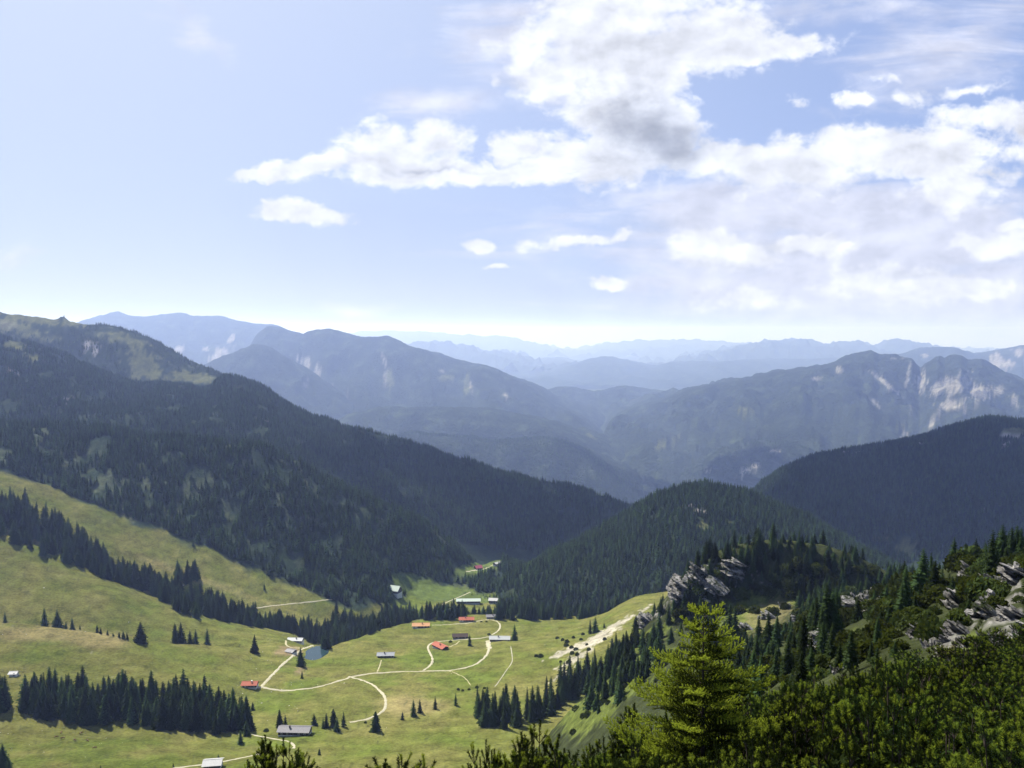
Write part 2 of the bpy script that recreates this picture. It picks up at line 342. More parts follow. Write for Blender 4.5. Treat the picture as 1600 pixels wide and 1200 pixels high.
FOREST = c3(.020, .030, .019); GRASS = c3(.112, .120, .031); DRY = c3(.165, .150, .052); LUSH = c3(.090, .122, .022); ROCK = c3(.30, .28, .26); SCREE = c3(.42, .38, .33)

def mountain_disp(amp, sx, sd, seed, tc, crest=.15, t0=0, fine=.25):
    """spurs and gullies running down from the crest row tc"""
    def f(G, T, PX):
        x, y = G[..., 0], G[..., 1]
        w = np.clip(np.abs(T - tc) / 0.8, 0, 1); w = crest + (1 - crest) * w
        wx = x + 0.25 * sx * fbm(x / sx * .7, y / sd * .7, 3, seed + 50)
        h = ridged(wx / sx, y / sd, 5, seed, .5) * .7 + fbm(x / sx * 3, y / sx * 3, 4, seed + 9) * fine
        G = G.copy(); G[..., 2] += amp * w * h * 1.35 + amp * .09 * fbm(x / sx * 11, y / sx * 11, 3, seed + 77); return G
    return f
def mcol(patches, base, rough_seed, amp=.9, meadow=None, rocks=ROCK, sc=150.):
    def f(G, T, qx, qy):
        x, y = G[..., 0], G[..., 1]
        n = fbm(qx / 12 , qy / 20, 5, rough_seed, .6); n2 = fbm(x / sc, y / sc, 4, rough_seed + 5)
        streak = fbm(qx / 3.5 + qy / 16, qy / 22, 5, rough_seed + 3, .65)
        C = np.ones(G.shape) * base * (1 + .5 * n2[..., None])
        C = mixv(C, base * 1.9 + c3(.01, .012, 0), ss(.1, .5, n2) * .6)
        m = patch(qx, qy, patches, n * .8 + streak * .9, amp)
        C = mixv(C, rocks * np.ones(G.shape) * (1 + .3 * streak[..., None]), ss(.15, .6, m) * .62)
        if meadow: C = mixv(C, c3(.11, .12, .045) * np.ones(G.shape), ss(.1, .4, patch(qx, qy, meadow, n, .7)) * .9)
        return C
    return f
BASEZ = -1150.
farforest = c3(.030, .040, .026)
# the valley floor far below, out to the horizon
def floor_col(G, T, qx, qy):
    n = fbm(G[..., 0] / 500, G[..., 1] / 700, 5, 5)
    C = np.ones(G.shape) * c3(.04, .055, .03)
    return mixv(C, c3(.12, .15, .08) * np.ones(G.shape), ss(.05, .3, n))
sheet('valley_floor', [row([(0, BASEZ, 1300)], z=True), row([(0, BASEZ, 4000)], z=True), row([(0, BASEZ, 9000)], z=True), row([(0, BASEZ, 16000)], z=True), row([(0, BASEZ, 60000)], z=True)],
      -1200, 2800, 50, 20, None, floor_col, 'far')
def range_(name, crest, depth, seed, amp, px0, px1, step=6, fine=.25, base=farforest, patches=(), meadow=None, mid=.42, rise=.5, dy=0, sub=(10, 16, 10), rocks=ROCK, crest_n=.18, crop=None):
    if crest[0][2] < 16500:      # the middle ranges stand well behind the valley
        crest = [(a, b_, d * 1.65) for a, b_, d in crest]; depth *= 1.65; amp *= 1.3
    c = np.array(crest, float)
    front = [(a, BASEZ - 30, d - depth) for a, b, d in crest]
    zc = P(c[:, 0], c[:, 1], c[:, 2])[:, 2]
    m1 = [(a, BASEZ + (z - BASEZ) * rise, d - depth * mid) for (a, b, d), z in zip(crest, zc)]
    back = [(a, z - (z - BASEZ) * .6, d + depth * .7) for (a, b, d), z in zip(crest, zc)]
    return sheet(name, [row(front, z=True), row(m1, z=True), row(crest, dy), row(back, z=True)], px0, px1, step, list(sub),
                 mountain_disp(amp, depth * .28, depth * .62, seed, 2, crest_n, 0, fine), mcol(patches, base, seed, .9, meadow, rocks), 'far')

range_('faint_farthest_range', [(-300, 560, 42000), (450, 535, 42000), (600, 519, 42000), (650, 518, 42000), (720, 526, 42000), (780, 528, 42000), (860, 545, 42000), (900, 552, 42000), (950, 540, 40000), (1000, 535, 40000), (1070, 534, 40000), (1150, 539, 40000), (1250, 545, 40000), (1900, 560, 40000)], 7000, 3, 380, -300, 1900, 4, crest_n=.3, fine=.6)
range_('pale_far_range', [(-300, 580, 26000), (560, 560, 26000), (620, 546, 26000), (655, 537, 26000), (700, 541, 26000), (760, 552, 26000), (830, 567, 26000), (880, 590, 26000), (1000, 590, 27000), (1080, 566, 27000), (1120, 554, 27000), (1160, 545, 27000), (1215, 536, 27000), (1270, 534, 27000), (1300, 540, 27000), (1335, 536, 27000), (1370, 543, 27000), (1400, 534, 27000), (1450, 545, 27000), (1520, 560, 27000), (1900, 570, 27000)], 5000, 11, 420, -300, 1900, 3, crest_n=.28, fine=.6)
range_('blue_valley_range', [(-300, 640, 15000), (650, 600, 15000), (770, 577, 15000), (810, 573, 15000), (880, 563, 15500), (900, 570, 15500), (940, 576, 16000), (1300, 585, 16000), (1900, 600, 16000)], 4500, 21, 150, -300, 1900, 5)
range_('blue_middle_ridge', [(700, 640, 12500), (800, 600, 12500), (840, 585, 12500), (890, 573, 12500), (925, 560, 12500), (950, 559, 12500), (985, 564, 12500), (1022, 574, 12500), (1050, 567, 12500), (1100, 567, 12500), (1200, 563, 12800), (1300, 561, 13000), (1400, 562, 13000), (1600, 590, 13000), (1900, 600, 13000)], 2600, 31, 130, 690, 1900, 4)
range_('pale_rocky_right_ridge', [(1250, 610, 9500), (1350, 575, 9500), (1400, 556, 9500), (1440, 545, 9500), (1490, 544, 9500), (1525, 554, 9500), (1560, 548, 9500), (1600, 541, 9500), (1700, 530, 9500), (1900, 520, 9500)], 3000, 41, 150, 1240, 1900, 4,
       patches=[(1560, 565, 14, 16), (1570, 568, 20, 8), (1548, 560, 3, 14), (1445, 556, 8, 5), (1590, 550, 12, 8)], rocks=SCREE)
range_('far_left_massif', [(-300, 560, 9000), (60, 530, 9000), (130, 503, 9000), (160, 495, 9000), (185, 489, 9000), (205, 494, 9000), (230, 495, 9000), (262, 492, 9000), (282, 489, 9000), (305, 495, 9000), (335, 495, 9000), (370, 502, 9000), (405, 508, 9000), (425, 509, 9000), (450, 517, 8900), (480, 540, 8800), (560, 600, 8700), (700, 700, 8700)], 3200, 51, 150, -300, 700, 3,
       patches=[(345, 553, 28, 11, -25), (280, 545, 10, 10), (322, 545, 8, 3), (360, 530, 10, 6, -40, .8)], rocks=SCREE)
range_('left_summit_ridge', [(330, 640, 6600), (380, 560, 6600), (405, 520, 6600), (420, 511, 6600), (440, 513, 6600), (455, 518, 6600), (466, 519, 6600), (473, 522, 6600), (480, 518, 6600), (500, 516, 6500), (513, 514, 6500), (540, 520, 6500), (570, 527, 6400), (602, 527, 6400), (640, 541, 6300), (690, 555, 6200), (720, 563, 6200), (765, 573, 6100), (800, 589, 6000), (840, 610, 6000), (880, 634, 6000), (930, 662, 5900), (960, 690, 5800), (1030, 750, 5800)], 2400, 61, 135, 330, 1040, 3, fine=.4,
       patches=[(478, 566, 24, 10, 35), (494, 577, 10, 7, 50), (518, 604, 3, 12, -25, .8), (605, 590, 9, 16, 10, .8), (600, 560, 4, 18, -25, .7), (690, 578, 10, 3, 20, .6), (735, 600, 3, 20, -10, .7), (790, 618, 4, 12, -45, .6), (543, 612, 2, 8, 0, .6)], crest_n=.08, rocks=SCREE * .9,
       meadow=[(610, 595, 8, 20, 0), (730, 600, 6, 18), (700, 590, 18, 6)])
range_('pointed_left_foothill', [(250, 640, 5200), (330, 568, 5200), (360, 556, 5200), (385, 545, 5200), (400, 540, 5200), (415, 543, 5200), (440, 555, 5200), (480, 578, 5200), (520, 606, 5200), (570, 640, 5200), (640, 690, 5200)], 1500, 71, 110, 250, 700, 3, patches=[(478, 602, 8, 12, 0, .5)])
range_('low_valley_hills', [(700, 650, 7300), (780, 625, 7300), (840, 613, 7300), (885, 605, 7300), (930, 612, 7300), (975, 604, 7300), (1020, 610, 7300), (1100, 620, 7300)], 700, 43, 60, 700, 1100, 4)
L6 = range_('twin_peaked_right_mountain', [(900, 720, 5600), (935, 690, 5700), (960, 655, 5700), (985, 640, 5700), (1012, 630, 5700), (1040, 625, 5700), (1070, 612, 5700), (1110, 603, 5700), (1160, 595, 5600), (1210, 585, 5600), (1260, 577, 5500), (1300, 570, 5500), (1320, 559, 5500), (1345, 553, 5500), (1362, 551, 5500), (1375, 556, 5500), (1395, 556, 5500), (1410, 560, 5500), (1425, 563, 5500), (1432, 572, 5500), (1438, 578, 5500), (1446, 570, 5450), (1456, 565, 5450), (1466, 559, 5450), (1475, 561, 5450), (1485, 557, 5450), (1500, 558, 5400), (1515, 566, 5400), (1532, 564, 5400), (1560, 578, 5300), (1590, 593, 5200), (1640, 615, 5200), (1900, 640, 5200)], 2200, 81, 150, 880, 1900, 2.5, fine=.55, sub=(12, 60, 12), crest_n=.1,
       patches=[(1385, 600, 44, 5, 38), (1418, 590, 4, 30, 12, .9), (1440, 600, 14, 22, 0), (1470, 603, 30, 11, -35, 1.2), (1500, 600, 34, 22, -20), (1530, 612, 30, 16), (1480, 632, 26, 12, 0), (1512, 640, 18, 4, -25), (1560, 610, 14, 10), (1423, 638, 8, 5, -40), (1415, 678, 10, 4, -35, 1.2), (1456, 664, 8, 3, -30), (1310, 577, 9, 7), (1275, 592, 13, 4), (1366, 628, 18, 4, 45, .8), (1380, 650, 22, 3, 35, .9), (1585, 625, 10, 16), (1400, 560, 20, 3, 0, .5)], rocks=c3(.37, .345, .31),
       meadow=[(1405, 665, 12, 6), (1165, 640, 20, 6), (1045, 690, 30, 6, -25)])
range_('wooded_foothill', [(480, 680, 4300), (560, 645, 4300), (620, 638, 4300), (700, 640, 4300), (760, 641, 4300), (800, 648, 4300), (840, 655, 4300), (880, 668, 4300), (930, 690, 4300), (980, 712, 4300), (1020, 735, 4300), (1060, 765, 4300), (1120, 800, 4300)], 1100, 91, 70, 440, 1140, 3, meadow=[(925, 682, 12, 3, 30)])
F2 = range_('dark_wooded_foothill', [(560, 720, 3500), (650, 680, 3500), (700, 683, 3500), (780, 690, 3500), (850, 688, 3500), (880, 692, 3500), (920, 712, 3450), (960, 740, 3400), (1010, 775, 3400), (1050, 800, 3400), (1100, 840, 3400)], 900, 95, 55, 540, 1130, 3)
F3 = range_('pale_rocky_foothill', [(990, 800, 3900), (1040, 760, 3900), (1060, 740, 3900), (1100, 715, 3900), (1150, 700, 3900), (1200, 692, 3900), (1240, 695, 3900), (1290, 706, 3900), (1350, 710, 3900), (1500, 740, 3900)], 900, 97, 55, 980, 1500, 3,
       patches=[(1165, 735, 12, 8), (1180, 728, 8, 8), (1105, 735, 8, 4), (1210, 705, 12, 4), (1150, 748, 8, 5)], rocks=SCREE)

def lowdisp(amp, s, seed, extra=None):
    def f(G, T, PX):
        x, y = G[..., 0], G[..., 1]; G = G.copy(); G[..., 2] += amp * (ridged(x / s, y / s / 1.5, 4, seed) * .6 + .5 * fbm(x / s * 4, y / s * 4, 4, seed + 2)); return G
    return f
def forest_col(seed, patches=(), meadow=(), rc=ROCK):
    def f(G, T, qx, qy):
        x, y = G[..., 0], G[..., 1]; n = fbm(x / 60, y / 60, 5, seed, .6); n2 = fbm(qx / 9, qy / 9, 4, seed + 4, .6)
        C = np.ones(G.shape) * FOREST; C = mixv(C, c3(.05, .062, .032) * np.ones(G.shape), ss(.0, .5, n) * .8)
        if len(patches): C = mixv(C, rc * np.ones(G.shape), ss(.1, .4, patch(qx, qy, patches, n2, .8)))
        if len(meadow): C = mixv(C, c3(.095, .10, .042) * (1 + .5 * n2[..., None]) * np.ones(G.shape), ss(.05, .4, patch(qx, qy, meadow, n2 + n, .9)) * .85)
        return C
    return f
L8 = sheet('dark_right_slope', [row([(1000, 960, 1450), (1300, 960, 1450), (1450, 930, 1450), (1600, 905, 1450), (1900, 890, 1450)]),
      row([(1000, 930, 1650), (1150, 900, 1700), (1300, 880, 1700), (1430, 880, 1700), (1600, 840, 1700), (1900, 820, 1700)]),
      row([(1000, 900, 2000), (1100, 860, 2000), (1200, 805, 2000), (1300, 780, 2050), (1430, 760, 2050), (1600, 735, 2050), (1900, 720, 2050)]),
      row([(1000, 880, 2400), (1080, 835, 2400), (1150, 790, 2400), (1200, 745, 2450), (1240, 725, 2450), (1270, 714, 2500), (1350, 698, 2500), (1420, 686, 2500), (1480, 667, 2500), (1520, 657, 2500), (1550, 651, 2500), (1600, 655, 2500), (1900, 640, 2500)], 13),
      row([(1000, 930, 2900), (1200, 800, 2900), (1600, 700, 2900), (1900, 690, 2900)])], 1000, 1900, 4, [8, 14, 16, 8], lowdisp(22, 260, 101),
      forest_col(7, [(1580, 680, 22, 12), (1572, 690, 8, 10), (1440, 690, 22, 4), (1335, 705, 30, 4), (1535, 793, 4, 7), (1430, 774, 8, 5)], [(1415, 858, 32, 22), (1590, 672, 26, 12), (1380, 842, 20, 6)]), 'mid')
L9b = sheet('grassy_left_summit', [row([(-400, 660, 2700), (0, 650, 2700), (300, 660, 2700), (500, 720, 2800)]),
      row([(-400, 560, 2950), (0, 570, 2950), (180, 600, 2950), (300, 610, 3000), (350, 612, 3000), (500, 690, 3000)]),
      row([(-400, 500, 3300), (-100, 483, 3300), (0, 488, 3300), (12, 491, 3300), (60, 497, 3300), (90, 501, 3300), (96, 497, 3300), (102, 498, 3300), (110, 504, 3300), (135, 508, 3350), (175, 511, 3350), (210, 520, 3350), (240, 532, 3350), (270, 550, 3350), (300, 566, 3350), (335, 580, 3350), (360, 592, 3350), (420, 620, 3350), (500, 680, 3350)], 2),
      row([(-400, 560, 3900), (0, 560, 3900), (500, 760, 3900)])], -400, 500, 3, [10, 24, 8], lowdisp(16, 170, 111),
      forest_col(17, [(135, 540, 10, 14, 10, .7), (150, 545, 8, 14, 10, .7), (10, 508, 26, 10, 0, .6)], [(225, 572, 40, 26, 20), (300, 590, 60, 9, 5), (190, 530, 50, 12, 15, .7), (10, 505, 40, 16), (60, 500, 90, 8, 5), (50, 520, 40, 10, 20, .9)]), 'mid')
L9a = sheet('left_forest_mountain', [row([(-400, 740, 1560), (0, 720, 1560), (300, 740, 1560), (440, 770, 1560), (600, 860, 1580), (750, 920, 1600), (850, 920, 1620), (1000, 890, 1700), (1120, 920, 1750)]),
      row([(-400, 610, 1950), (0, 620, 1950), (200, 650, 1950), (400, 665, 1950), (500, 715, 1950), (640, 765, 1950), (780, 815, 1950), (900, 850, 1950), (985, 855, 1950), (1120, 900, 1950)]),
      row([(-400, 500, 2500), (-100, 515, 2500), (0, 525, 2500), (60, 538, 2500), (120, 562, 2500), (160, 578, 2550), (185, 590, 2600), (220, 597, 2600), (260, 598, 2600), (300, 603, 2600), (325, 606, 2600), (340, 592, 2600), (352, 586, 2600), (380, 588, 2600), (400, 596, 2600), (440, 622, 2550), (500, 652, 2500), (560, 670, 2450), (640, 692, 2400), (700, 711, 2350), (780, 736, 2300), (850, 752, 2250), (900, 763, 2250), (940, 773, 2250), (985, 790, 2200), (1050, 830, 2200), (1120, 890, 2200)], 14),
      row([(-400, 580, 2800), (0, 590, 2800), (300, 640, 2850), (500, 700, 2850), (700, 780, 2800), (985, 850, 2700), (1120, 950, 2700)])], -400, 1120, 4, [16, 30, 8], lowdisp(26, 230, 121),
      forest_col(27, [(725, 726, 10, 2, -30), (95, 625, 20, 6), (415, 655, 14, 3, 20), (20, 580, 14, 10)], [(50, 560, 20, 6), (20, 540, 24, 10, 10)]), 'mid')

# --- the pasture basin with the huts, the wooded ridge rising behind it
pond_c = P(494, 1020, 785.)
def m_disp(G, T, PX):
    x, y = G[..., 0], G[..., 1]; G = G.copy()
    w = ss(0, 2, T) * (1 - .0 * T)
    fr = ss(11.2, 12.2, T)
    a = 3.3 + 8.5 * fr + 1.6 * ss(450, 250, PX) * (1 - fr)
    G[..., 2] += w * (a * fbm(x / 95, y / 95, 4, 200, .5) + 1.5 * fbm(x / 26, y / 22, 5, 210, .55) + .75 * (1 - fr) * ridged(x / 18 + y / 50, y / 8, 4, 220, .6) + 12 * fr * ridged(x / 120, y / 200, 4, 230) * (T < 13.6))
    # a few little hollows and banks
    for (bx, by, D, rx, ry, h) in [(240, 1146, 515, 18, 9, 2.6), (20, 1118, 545, 14, 6, 2.), (320, 1160, 500, 16, 5, 1.6), (235, 1122, 560, 12, 7, 1.2), (250, 940, 925, 22, 10, 3)]:
        c = P(bx, by, D); G[..., 2] += h * np.exp(-((x - c[0]) / rx) ** 2 - ((y - c[1]) / ry) ** 2)
    d = np.sqrt(((x - pond_c[0]) / 15) ** 2 + ((y - pond_c[1]) / 22) ** 2)
    G[..., 2] = G[..., 2] * ss(.8, 1.6, d) + (pond_c[2] - .6 * (1 - ss(.55, 1, d))) * (1 - ss(.8, 1.6, d))
    return G
SCREE_P = [(900, 1012, 58, 6, -22), (955, 982, 50, 5, -30), (895, 1032, 36, 6, -30, .8), (878, 1055, 24, 4, -30, .8), (1005, 955, 26, 2.5, -40, .5), (930, 1000, 46, 8, -28, 1.)]
def m_col(G, T, qx, qy):
    x, y = G[..., 0], G[..., 1]
    n = fbm(x / 60, y / 60, 5, 300, .6); n2 = fbm(x / 14, y / 14, 5, 310, .65); n3 = fbm(x / 25, y / 140, 4, 320); n5 = fbm(x / 5, y / 9, 4, 330, .7)
    C = np.ones(G.shape) * GRASS
    C = mixv(C, DRY * np.ones(G.shape), ss(-.15, .45, n + .5 * n3) * .55)
    C = mixv(C, LUSH * np.ones(G.shape), ss(0, .5, -n + .6 * patch(qx, qy, [(680, 1045, 130, 40), (140, 1180, 260, 35), (640, 925, 90, 40), (470, 1060, 60, 25), (430, 1110, 60, 20)])) * .75)
    C = mixv(C, c3(.26, .21, .10) * np.ones(G.shape), ss(.1, .6, patch(qx, qy, [(90, 992, 190, 22, 5), (300, 900, 200, 12, 20, .6), (650, 1100, 120, 25, 0, .6)], n, .6)) * .6)
    C = C * (1 + .30 * n2[..., None])
    C = C * (1 - .22 * ss(420, 150, qx)[..., None])  # grass darkened towards the left, painted shade of slopes turned from the sun
    C = mixv(C, c3(.05, .055, .025) * np.ones(G.shape), ss(.22, .5, n5 + .3 * n2) * .6)       # tufts and juniper patches
    C = mixv(C, c3(.34, .32, .26) * np.ones(G.shape), ss(.5, .62, n5 * .8 + .5 * n2) * .35)    # stones showing
    C = mixv(C, c3(.22, .16, .10) * np.ones(G.shape), ss(.2, .6, patch(qx, qy, [(452, 1018, 32, 14), (470, 1046, 20, 12, -20, .7), (650, 1010, 10, 5, 0, .3)], n2, .6)) * .7)
    up = ss(11.0, 11.25, T + .35 * fbm(x / 40, y / 40, 3, 340)) * (1 - .0 * qx)
    vill = ss(.05, .25, patch(qx, qy, [(655, 918, 56, 20, 20), (700, 928, 50, 14), (748, 888, 48, 15, -15), (770, 935, 60, 8)], n2, .25))
    fc_ = np.ones(G.shape) * FOREST * 1.2
    fc_ = mixv(fc_, c3(.062, .074, .045) * np.ones(G.shape), ss(.02, .35, fbm(x / 34, y / 60, 5, 350, .6) + .35 * patch(qx, qy, [(230, 760, 190, 70), (60, 700, 130, 40), (480, 790, 90, 60)])) * .8)
    C = mixv(C, fc_ * (1 + .6 * n5[..., None]), up * (1 - vill))
    C = mixv(C, c3(.085, .115, .03) * np.ones(G.shape) * (1 + .3 * n2[..., None]), vill * (qy < 950))
    C = mixv(C, c3(.33, .305, .24) * (1 + .4 * n5[..., None]) * np.ones(G.shape), ss(.1, .35, patch(qx, qy, SCREE_P, n2 * .8 + n5 * 1.3, .9)) * .9)
    return C
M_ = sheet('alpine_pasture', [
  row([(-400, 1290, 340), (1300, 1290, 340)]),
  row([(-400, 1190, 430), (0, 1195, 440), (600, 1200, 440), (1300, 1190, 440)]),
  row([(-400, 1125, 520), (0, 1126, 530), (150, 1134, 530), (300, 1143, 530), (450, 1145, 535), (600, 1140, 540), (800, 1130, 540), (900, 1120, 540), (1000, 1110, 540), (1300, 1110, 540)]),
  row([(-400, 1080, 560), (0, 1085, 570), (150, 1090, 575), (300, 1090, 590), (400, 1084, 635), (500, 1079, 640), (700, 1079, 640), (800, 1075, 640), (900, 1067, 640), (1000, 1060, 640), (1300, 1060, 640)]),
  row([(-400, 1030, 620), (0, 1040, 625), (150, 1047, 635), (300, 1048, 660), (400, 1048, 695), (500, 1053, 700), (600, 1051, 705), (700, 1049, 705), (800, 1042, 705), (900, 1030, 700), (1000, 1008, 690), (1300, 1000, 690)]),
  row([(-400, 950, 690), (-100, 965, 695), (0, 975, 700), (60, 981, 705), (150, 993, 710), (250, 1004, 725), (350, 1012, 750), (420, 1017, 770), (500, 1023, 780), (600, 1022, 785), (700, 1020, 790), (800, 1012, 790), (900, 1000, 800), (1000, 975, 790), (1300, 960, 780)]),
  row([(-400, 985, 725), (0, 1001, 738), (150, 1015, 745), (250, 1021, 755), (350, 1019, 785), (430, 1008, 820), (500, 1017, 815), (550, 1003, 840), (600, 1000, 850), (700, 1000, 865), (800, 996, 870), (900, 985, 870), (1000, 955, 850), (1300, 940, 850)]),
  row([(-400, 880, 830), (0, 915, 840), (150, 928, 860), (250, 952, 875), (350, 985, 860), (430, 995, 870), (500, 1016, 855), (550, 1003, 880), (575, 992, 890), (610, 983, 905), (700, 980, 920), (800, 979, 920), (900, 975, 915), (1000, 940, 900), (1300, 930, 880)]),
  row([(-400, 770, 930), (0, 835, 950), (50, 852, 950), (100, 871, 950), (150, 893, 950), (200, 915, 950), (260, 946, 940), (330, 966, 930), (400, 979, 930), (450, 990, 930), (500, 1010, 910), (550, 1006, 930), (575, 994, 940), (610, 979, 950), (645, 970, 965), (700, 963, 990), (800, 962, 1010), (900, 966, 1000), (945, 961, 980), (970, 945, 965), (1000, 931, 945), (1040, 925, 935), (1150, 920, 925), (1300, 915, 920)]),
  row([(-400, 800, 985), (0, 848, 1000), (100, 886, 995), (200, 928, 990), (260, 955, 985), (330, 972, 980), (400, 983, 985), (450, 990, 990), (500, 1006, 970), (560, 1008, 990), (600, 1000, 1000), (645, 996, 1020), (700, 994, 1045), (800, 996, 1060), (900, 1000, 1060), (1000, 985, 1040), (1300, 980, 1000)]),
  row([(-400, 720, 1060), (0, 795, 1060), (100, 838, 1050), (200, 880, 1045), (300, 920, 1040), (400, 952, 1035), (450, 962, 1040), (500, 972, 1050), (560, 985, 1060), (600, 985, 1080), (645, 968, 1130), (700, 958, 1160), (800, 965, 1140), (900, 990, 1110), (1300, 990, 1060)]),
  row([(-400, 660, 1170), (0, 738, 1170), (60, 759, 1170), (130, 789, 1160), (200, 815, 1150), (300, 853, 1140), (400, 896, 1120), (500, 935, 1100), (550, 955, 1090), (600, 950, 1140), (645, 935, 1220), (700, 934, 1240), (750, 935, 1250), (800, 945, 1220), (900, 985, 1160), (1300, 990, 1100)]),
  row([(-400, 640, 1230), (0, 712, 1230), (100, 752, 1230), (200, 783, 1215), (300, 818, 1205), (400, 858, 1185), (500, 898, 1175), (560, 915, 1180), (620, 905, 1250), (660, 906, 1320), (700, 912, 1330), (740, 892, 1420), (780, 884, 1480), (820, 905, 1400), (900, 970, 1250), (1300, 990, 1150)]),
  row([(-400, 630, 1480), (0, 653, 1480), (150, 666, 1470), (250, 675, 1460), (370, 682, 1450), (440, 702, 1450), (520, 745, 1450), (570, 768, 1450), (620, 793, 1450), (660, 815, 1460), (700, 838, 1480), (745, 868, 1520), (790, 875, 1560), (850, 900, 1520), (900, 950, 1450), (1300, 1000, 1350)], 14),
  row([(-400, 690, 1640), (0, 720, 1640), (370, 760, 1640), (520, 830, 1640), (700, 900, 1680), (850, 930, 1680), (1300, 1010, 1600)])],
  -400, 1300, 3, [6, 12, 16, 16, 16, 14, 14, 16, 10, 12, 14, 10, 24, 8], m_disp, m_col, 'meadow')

L11 = sheet('wooded_dome_hill', [row([(600, 1040, 1080), (1600, 1030, 1000)]),
  row([(600, 1020, 1150), (700, 1000, 1160), (740, 990, 1160), (800, 985, 1130), (900, 975, 1130), (1000, 960, 1100), (1100, 955, 1080), (1300, 950, 1050), (1600, 960, 1000)]),
  row([(600, 1010, 1250), (690, 970, 1250), (730, 940, 1270), (760, 935, 1280), (800, 914, 1280), (900, 882, 1270), (1000, 862, 1250), (1100, 848, 1230), (1200, 850, 1200), (1300, 870, 1180), (1400, 905, 1150), (1600, 950, 1100)]),
  row([(600, 1010, 1400), (700, 972, 1420), (750, 938, 1440), (790, 908, 1450), (830, 874, 1450), (860, 854, 1450), (900, 838, 1450), (940, 816, 1450), (980, 793, 1450), (1010, 774, 1450), (1035, 762, 1450), (1060, 754, 1450), (1085, 749, 1450), (1110, 747, 1450), (1135, 751, 1450), (1160, 760, 1440), (1210, 777, 1430), (1250, 794, 1410), (1280, 810, 1400), (1350, 850, 1350), (1430, 892, 1300), (1600, 960, 1250)], 17),
  row([(600, 1040, 1600), (800, 960, 1620), (1100, 850, 1650), (1350, 930, 1550), (1600, 1010, 1500)])], 600, 1600, 4, [6, 14, 26, 8], lowdisp(13, 110, 131),
  forest_col(37, [(1095, 800, 16, 5), (1080, 790, 10, 3)], [(1098, 822, 12, 9), (1120, 815, 30, 3), (1175, 830, 10, 12, 0, .7)]), 'mid')

# --- the near ridge with its crag, and the slope under the camera
ROCKP = [(1090, 915, 30, 30, -50), (1160, 900, 26, 22), (1055, 945, 22, 12, -45), (1025, 960, 30, 8, -30), (1350, 945, 40, 20, -10), (1290, 990, 22, 20, -30), (1275, 1010, 20, 10), (1530, 920, 46, 46, -40), (1585, 925, 26, 50, 0), (1500, 985, 70, 12, -40), (1440, 990, 36, 12, 30), (1490, 1035, 36, 12, -40), (1560, 990, 30, 34), (1430, 935, 16, 12), (1330, 1020, 14, 20, -50)]
GRASSP = [(1175, 955, 62, 34, -25), (1260, 905, 26, 10, 0, .7), (1330, 1000, 24, 12, -30, .7), (1130, 985, 40, 14, -20), (980, 1060, 90, 30, -35), (920, 1115, 60, 30, -30), (1010, 1000, 60, 12, -35), (1265, 985, 8, 20, 10), (1240, 930, 20, 20), (1500, 1020, 40, 16, -45, .8), (1435, 950, 14, 20, 0, .7), (1245, 842, 60, 6, 8)]
def n_disp(G, T, PX):
    x, y = G[..., 0], G[..., 1]; G = G.copy(); qx, qy = proj(G)
    far = ss(30, 120, y)
    n = fbm(x / 14, y / 14, 5, 400, .55)
    G[..., 2] += far * (2.0 * n + 2.2 * ridged(x / 30, y / 40, 4, 410)) + (1 - far) * .12 * fbm(x, y, 3, 420)
    rk = ss(.0, .5, patch(qx, qy, ROCKP, fbm(x / 8, y / 8, 4, 430), .8)) * far
    st_ = ridged(x / 9 + G[..., 2] / 6, y / 11 - G[..., 2] / 9, 5, 440, .62)
    G[..., 2] += rk * (1.9 * st_ + 1.3 * ridged(x / 3.2 + G[..., 2] / 3, y / 5, 4, 470, .65) + .3); G[..., 0] += rk * 1.6 * fbm(x / 5, G[..., 2] / 4, 4, 450); G[..., 1] -= rk * 2.5 * ridged(x / 5, G[..., 2] / 5, 4, 460)
    return G
def n_col(G, T, qx, qy):
    x, y, z = G[..., 0], G[..., 1], G[..., 2]
    n = fbm(x / 9, y / 9, 5, 500, .6); n2 = fbm(x / 2.3, z / 2, 5, 510, .65)
    C = np.ones(G.shape) * c3(.035, .042, .018) * (1 + .6 * n[..., None])
    C = mixv(C, c3(.085, .105, .026) * np.ones(G.shape) * (1 + .7 * n2[..., None]), ss(.05, .3, patch(qx, qy, GRASSP, n, .8)))
    C = mixv(C, c3(.13, .115, .055) * np.ones(G.shape), ss(.05, .4, patch(qx, qy, [(1200, 960, 50, 25, -25), (1480, 1015, 30, 12, -45)], n2, 1.0)) * .7)
    n4 = fbm(x / 1.6 + z / 2, y / 3 - z / 3, 5, 520, .7)
    n6 = fbm((x + z * 1.2) / 3.0, (x - z) / 14 + y / 9, 5, 530, .65)
    C = mixv(C, (c3(.15, .145, .13) * (1 + 1.3 * n4[..., None])) * np.ones(G.shape), ss(.15, .5, patch(qx, qy, ROCKP, n * 1.0 + n2 * 1.0 + n4 * .6, 1.0)) * ss(-.05, .15, n6 + .1))
    return C
pxs = [-300, 200, 430, 600, 800, 900, 1000, 1060, 1100, 1200, 1300, 1400, 1600, 1900]
def zr(D, zs): return row([(a, z, D) for a, z in zip(pxs, zs)], z=True)
